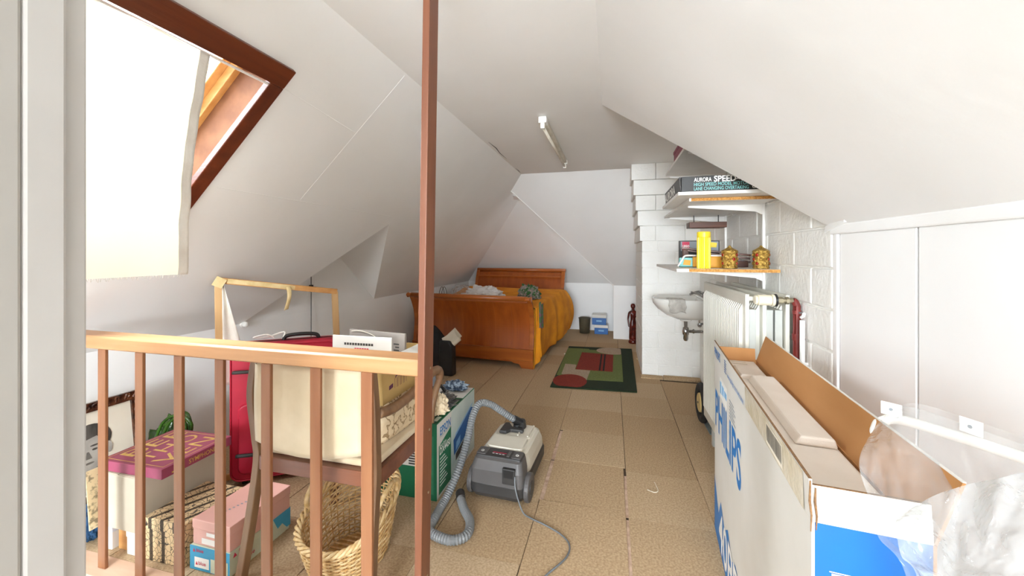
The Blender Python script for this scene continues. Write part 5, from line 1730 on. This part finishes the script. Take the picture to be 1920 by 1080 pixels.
ob('shell', MB().loft([rcase(0, .02), rcase(.015, .004), rcase(.03), rcase(.14), rcase(.155, .004), rcase(.17, .02)]), red_case, su)
ob('piping', MB().tube(rcase(.0, .012), .005, 6, closed=True), red_case, su, smooth=True)
ob('piping', MB().tube(rcase(.17, .012), .005, 6, closed=True), red_case, su, smooth=True)
ob('zip', MB().tube(rcase(.085, -.001), .004, 6, closed=True), wire_black, su)
fp = ob('front_pocket', MB().loft([[(x, 0.012, z) for x, z in rrect(.05, .60, .08, .55, .04)], [(x, -.018, z) for x, z in rrect(.06, .59, .09, .54, .04)]]), red_case, su, bevel=.006)
th_ = ob('top_handle', MB().tube(catmull([(.30, .085, .93), (.32, .085, .958), (.41, .085, .966), (.50, .085, .958), (.52, .085, .93)], 5), .013, 8), black_plastic, su, smooth=True)
ob('white_strap', MB().tube(catmull([(.24, .10, .945), (.20, .09, .975), (.12, .09, .96), (.20, .11, .955), (.30, .10, .985), (.30, .08, .95)], 5), .006, 6), print_white, su, smooth=True)
ob('grip', MB().tube([(.03, -.02, .76), (.05, -.026, .762), (.16, -.026, .758), (.18, -.02, .754)], .012, 8), print_dark, su, smooth=True)
ob('grip', MB().tube([(.05, -.026, .22), (.07, -.032, .221), (.15, -.032, .215), (.17, -.026, .212)], .012, 8), print_dark, su, smooth=True)
ob('label_plate', MB().bb(.155, .17, -.006, -.0, .55, .66), paper_m, su)
for x in (.08, .58):
    ob('castor', MB().cyl((x - .012, .05, .026), (x + .012, .05, .026), .026, 14), black_plastic, su)
    ob('castor', MB().cyl((x - .012, .13, .026), (x + .012, .13, .026), .026, 14), black_plastic, su)

# canvas stretcher
cs = thing('stretcher_frame', 'bare wooden canvas stretcher with torn tape leaning behind the suitcase', 'frame', (0, 0, 0))
TLc, TRc = Vector((-2.555, 2.035, 1.355)), Vector((-2.10, 2.60, 1.235))
BLc, BRc = Vector((-2.52, 2.03, .002)), Vector((-2.03, 2.585, .002))


def bar(a, b, w_, d_):
    a, b = Vector(a), Vector(b)
    t = (b - a).normalized()
    n = Vector((.74, -.60, .0)).normalized()
    n = (n - t * n.dot(t)).normalized()
    s = t.cross(n)
    return MB().loft([[p + n * (i * d_ / 2) + s * (j * w_ / 2) for i, j in ((-1, -1), (1, -1), (1, 1), (-1, 1))] for p in (a, b)])


ob('bar', bar(TLc, BLc, .045, .022), pine, cs, bevel=.003)
ob('bar', bar(TRc, BRc, .045, .022), pine, cs, bevel=.003)
ob('bar', bar(TLc + Vector((-.01, -.012, 0)), TRc + Vector((.01, .012, 0)), .04, .026), pine_x, cs, bevel=.003)
ob('bar', bar(BLc + Vector((0, 0, .03)), BRc + Vector((0, 0, .03)), .04, .022), pine_x, cs, bevel=.003)
n_f = Vector((.77, -.635, 0)) * .0145
ob('tape', bar(TLc + n_f * .95 + Vector((.03, .037, -.008)), TLc.lerp(TRc, .62) + n_f * .95, .030, .003), tape_m, cs)
ob('tape_patch', MB().box(tuple(TLc + n_f * 1.15 + Vector((.008, .0, -.015))), (.06, .004, .065), rz=.88, ry=.5), tape_m, cs)
pT = TLc.lerp(TRc, .56) + n_f * 1.3
ob('hanging_tape', MB().grid(lambda u, v: tuple(pT + Vector((.02 * math.sin(v * 4) + .018 * (u - .5), -.01 * math.sin(v * 3) + .02 * (u - .5), -.17 * v + .01 * u))), 3, 16), tape_m, cs, smooth=True, solid=.001)


def sheet(u, v):
    p = TLc.lerp(BLc, .02 + .5 * v)
    w_ = .01 + .16 * v
    d = (TRc - TLc).normalized()
    return tuple(p + d * (u * w_ + .018) + Vector((.77, -.635, 0)) * (.012 * math.sin(u * 7 + v * 3) + .002))


ob('torn_canvas', MB().grid(sheet, 12, 24), white_cloth, cs, smooth=True, solid=.002)

# wall fittings on the left
kn = thing('wall_peg', 'small round white peg on the wall beside the gablet', 'peg', (XL, 2.62, .935))
ob('plate', MB().lathe([(.024, 0), (.024, .006), (.018, .010)], 20, M=Matrix.Rotation(PI / 2, 4, 'Y')), frame_white, kn, smooth=True)
ob('knob', MB().lathe([(.016, .010), (.022, .022), (.024, .036), (.020, .05), (.006, .056)], 20, M=Matrix.Rotation(PI / 2, 4, 'Y')), frame_white, kn, smooth=True)
wc_ = thing('wall_wire', 'thin black wire hanging down the gablet wall', 'wire', (XL, 3.37, 0))
ob('wire', MB().tube([(.002, -.07, 1.30), (.02, -.06, 1.304), (.024, 0, 1.303), (.024, 0, .62)], .0035, 6), wire_black, wc_)
ob('clip', MB().bb(.012, .036, -.02, .02, 1.16, 1.21), wire_black, wc_, bevel=.004)
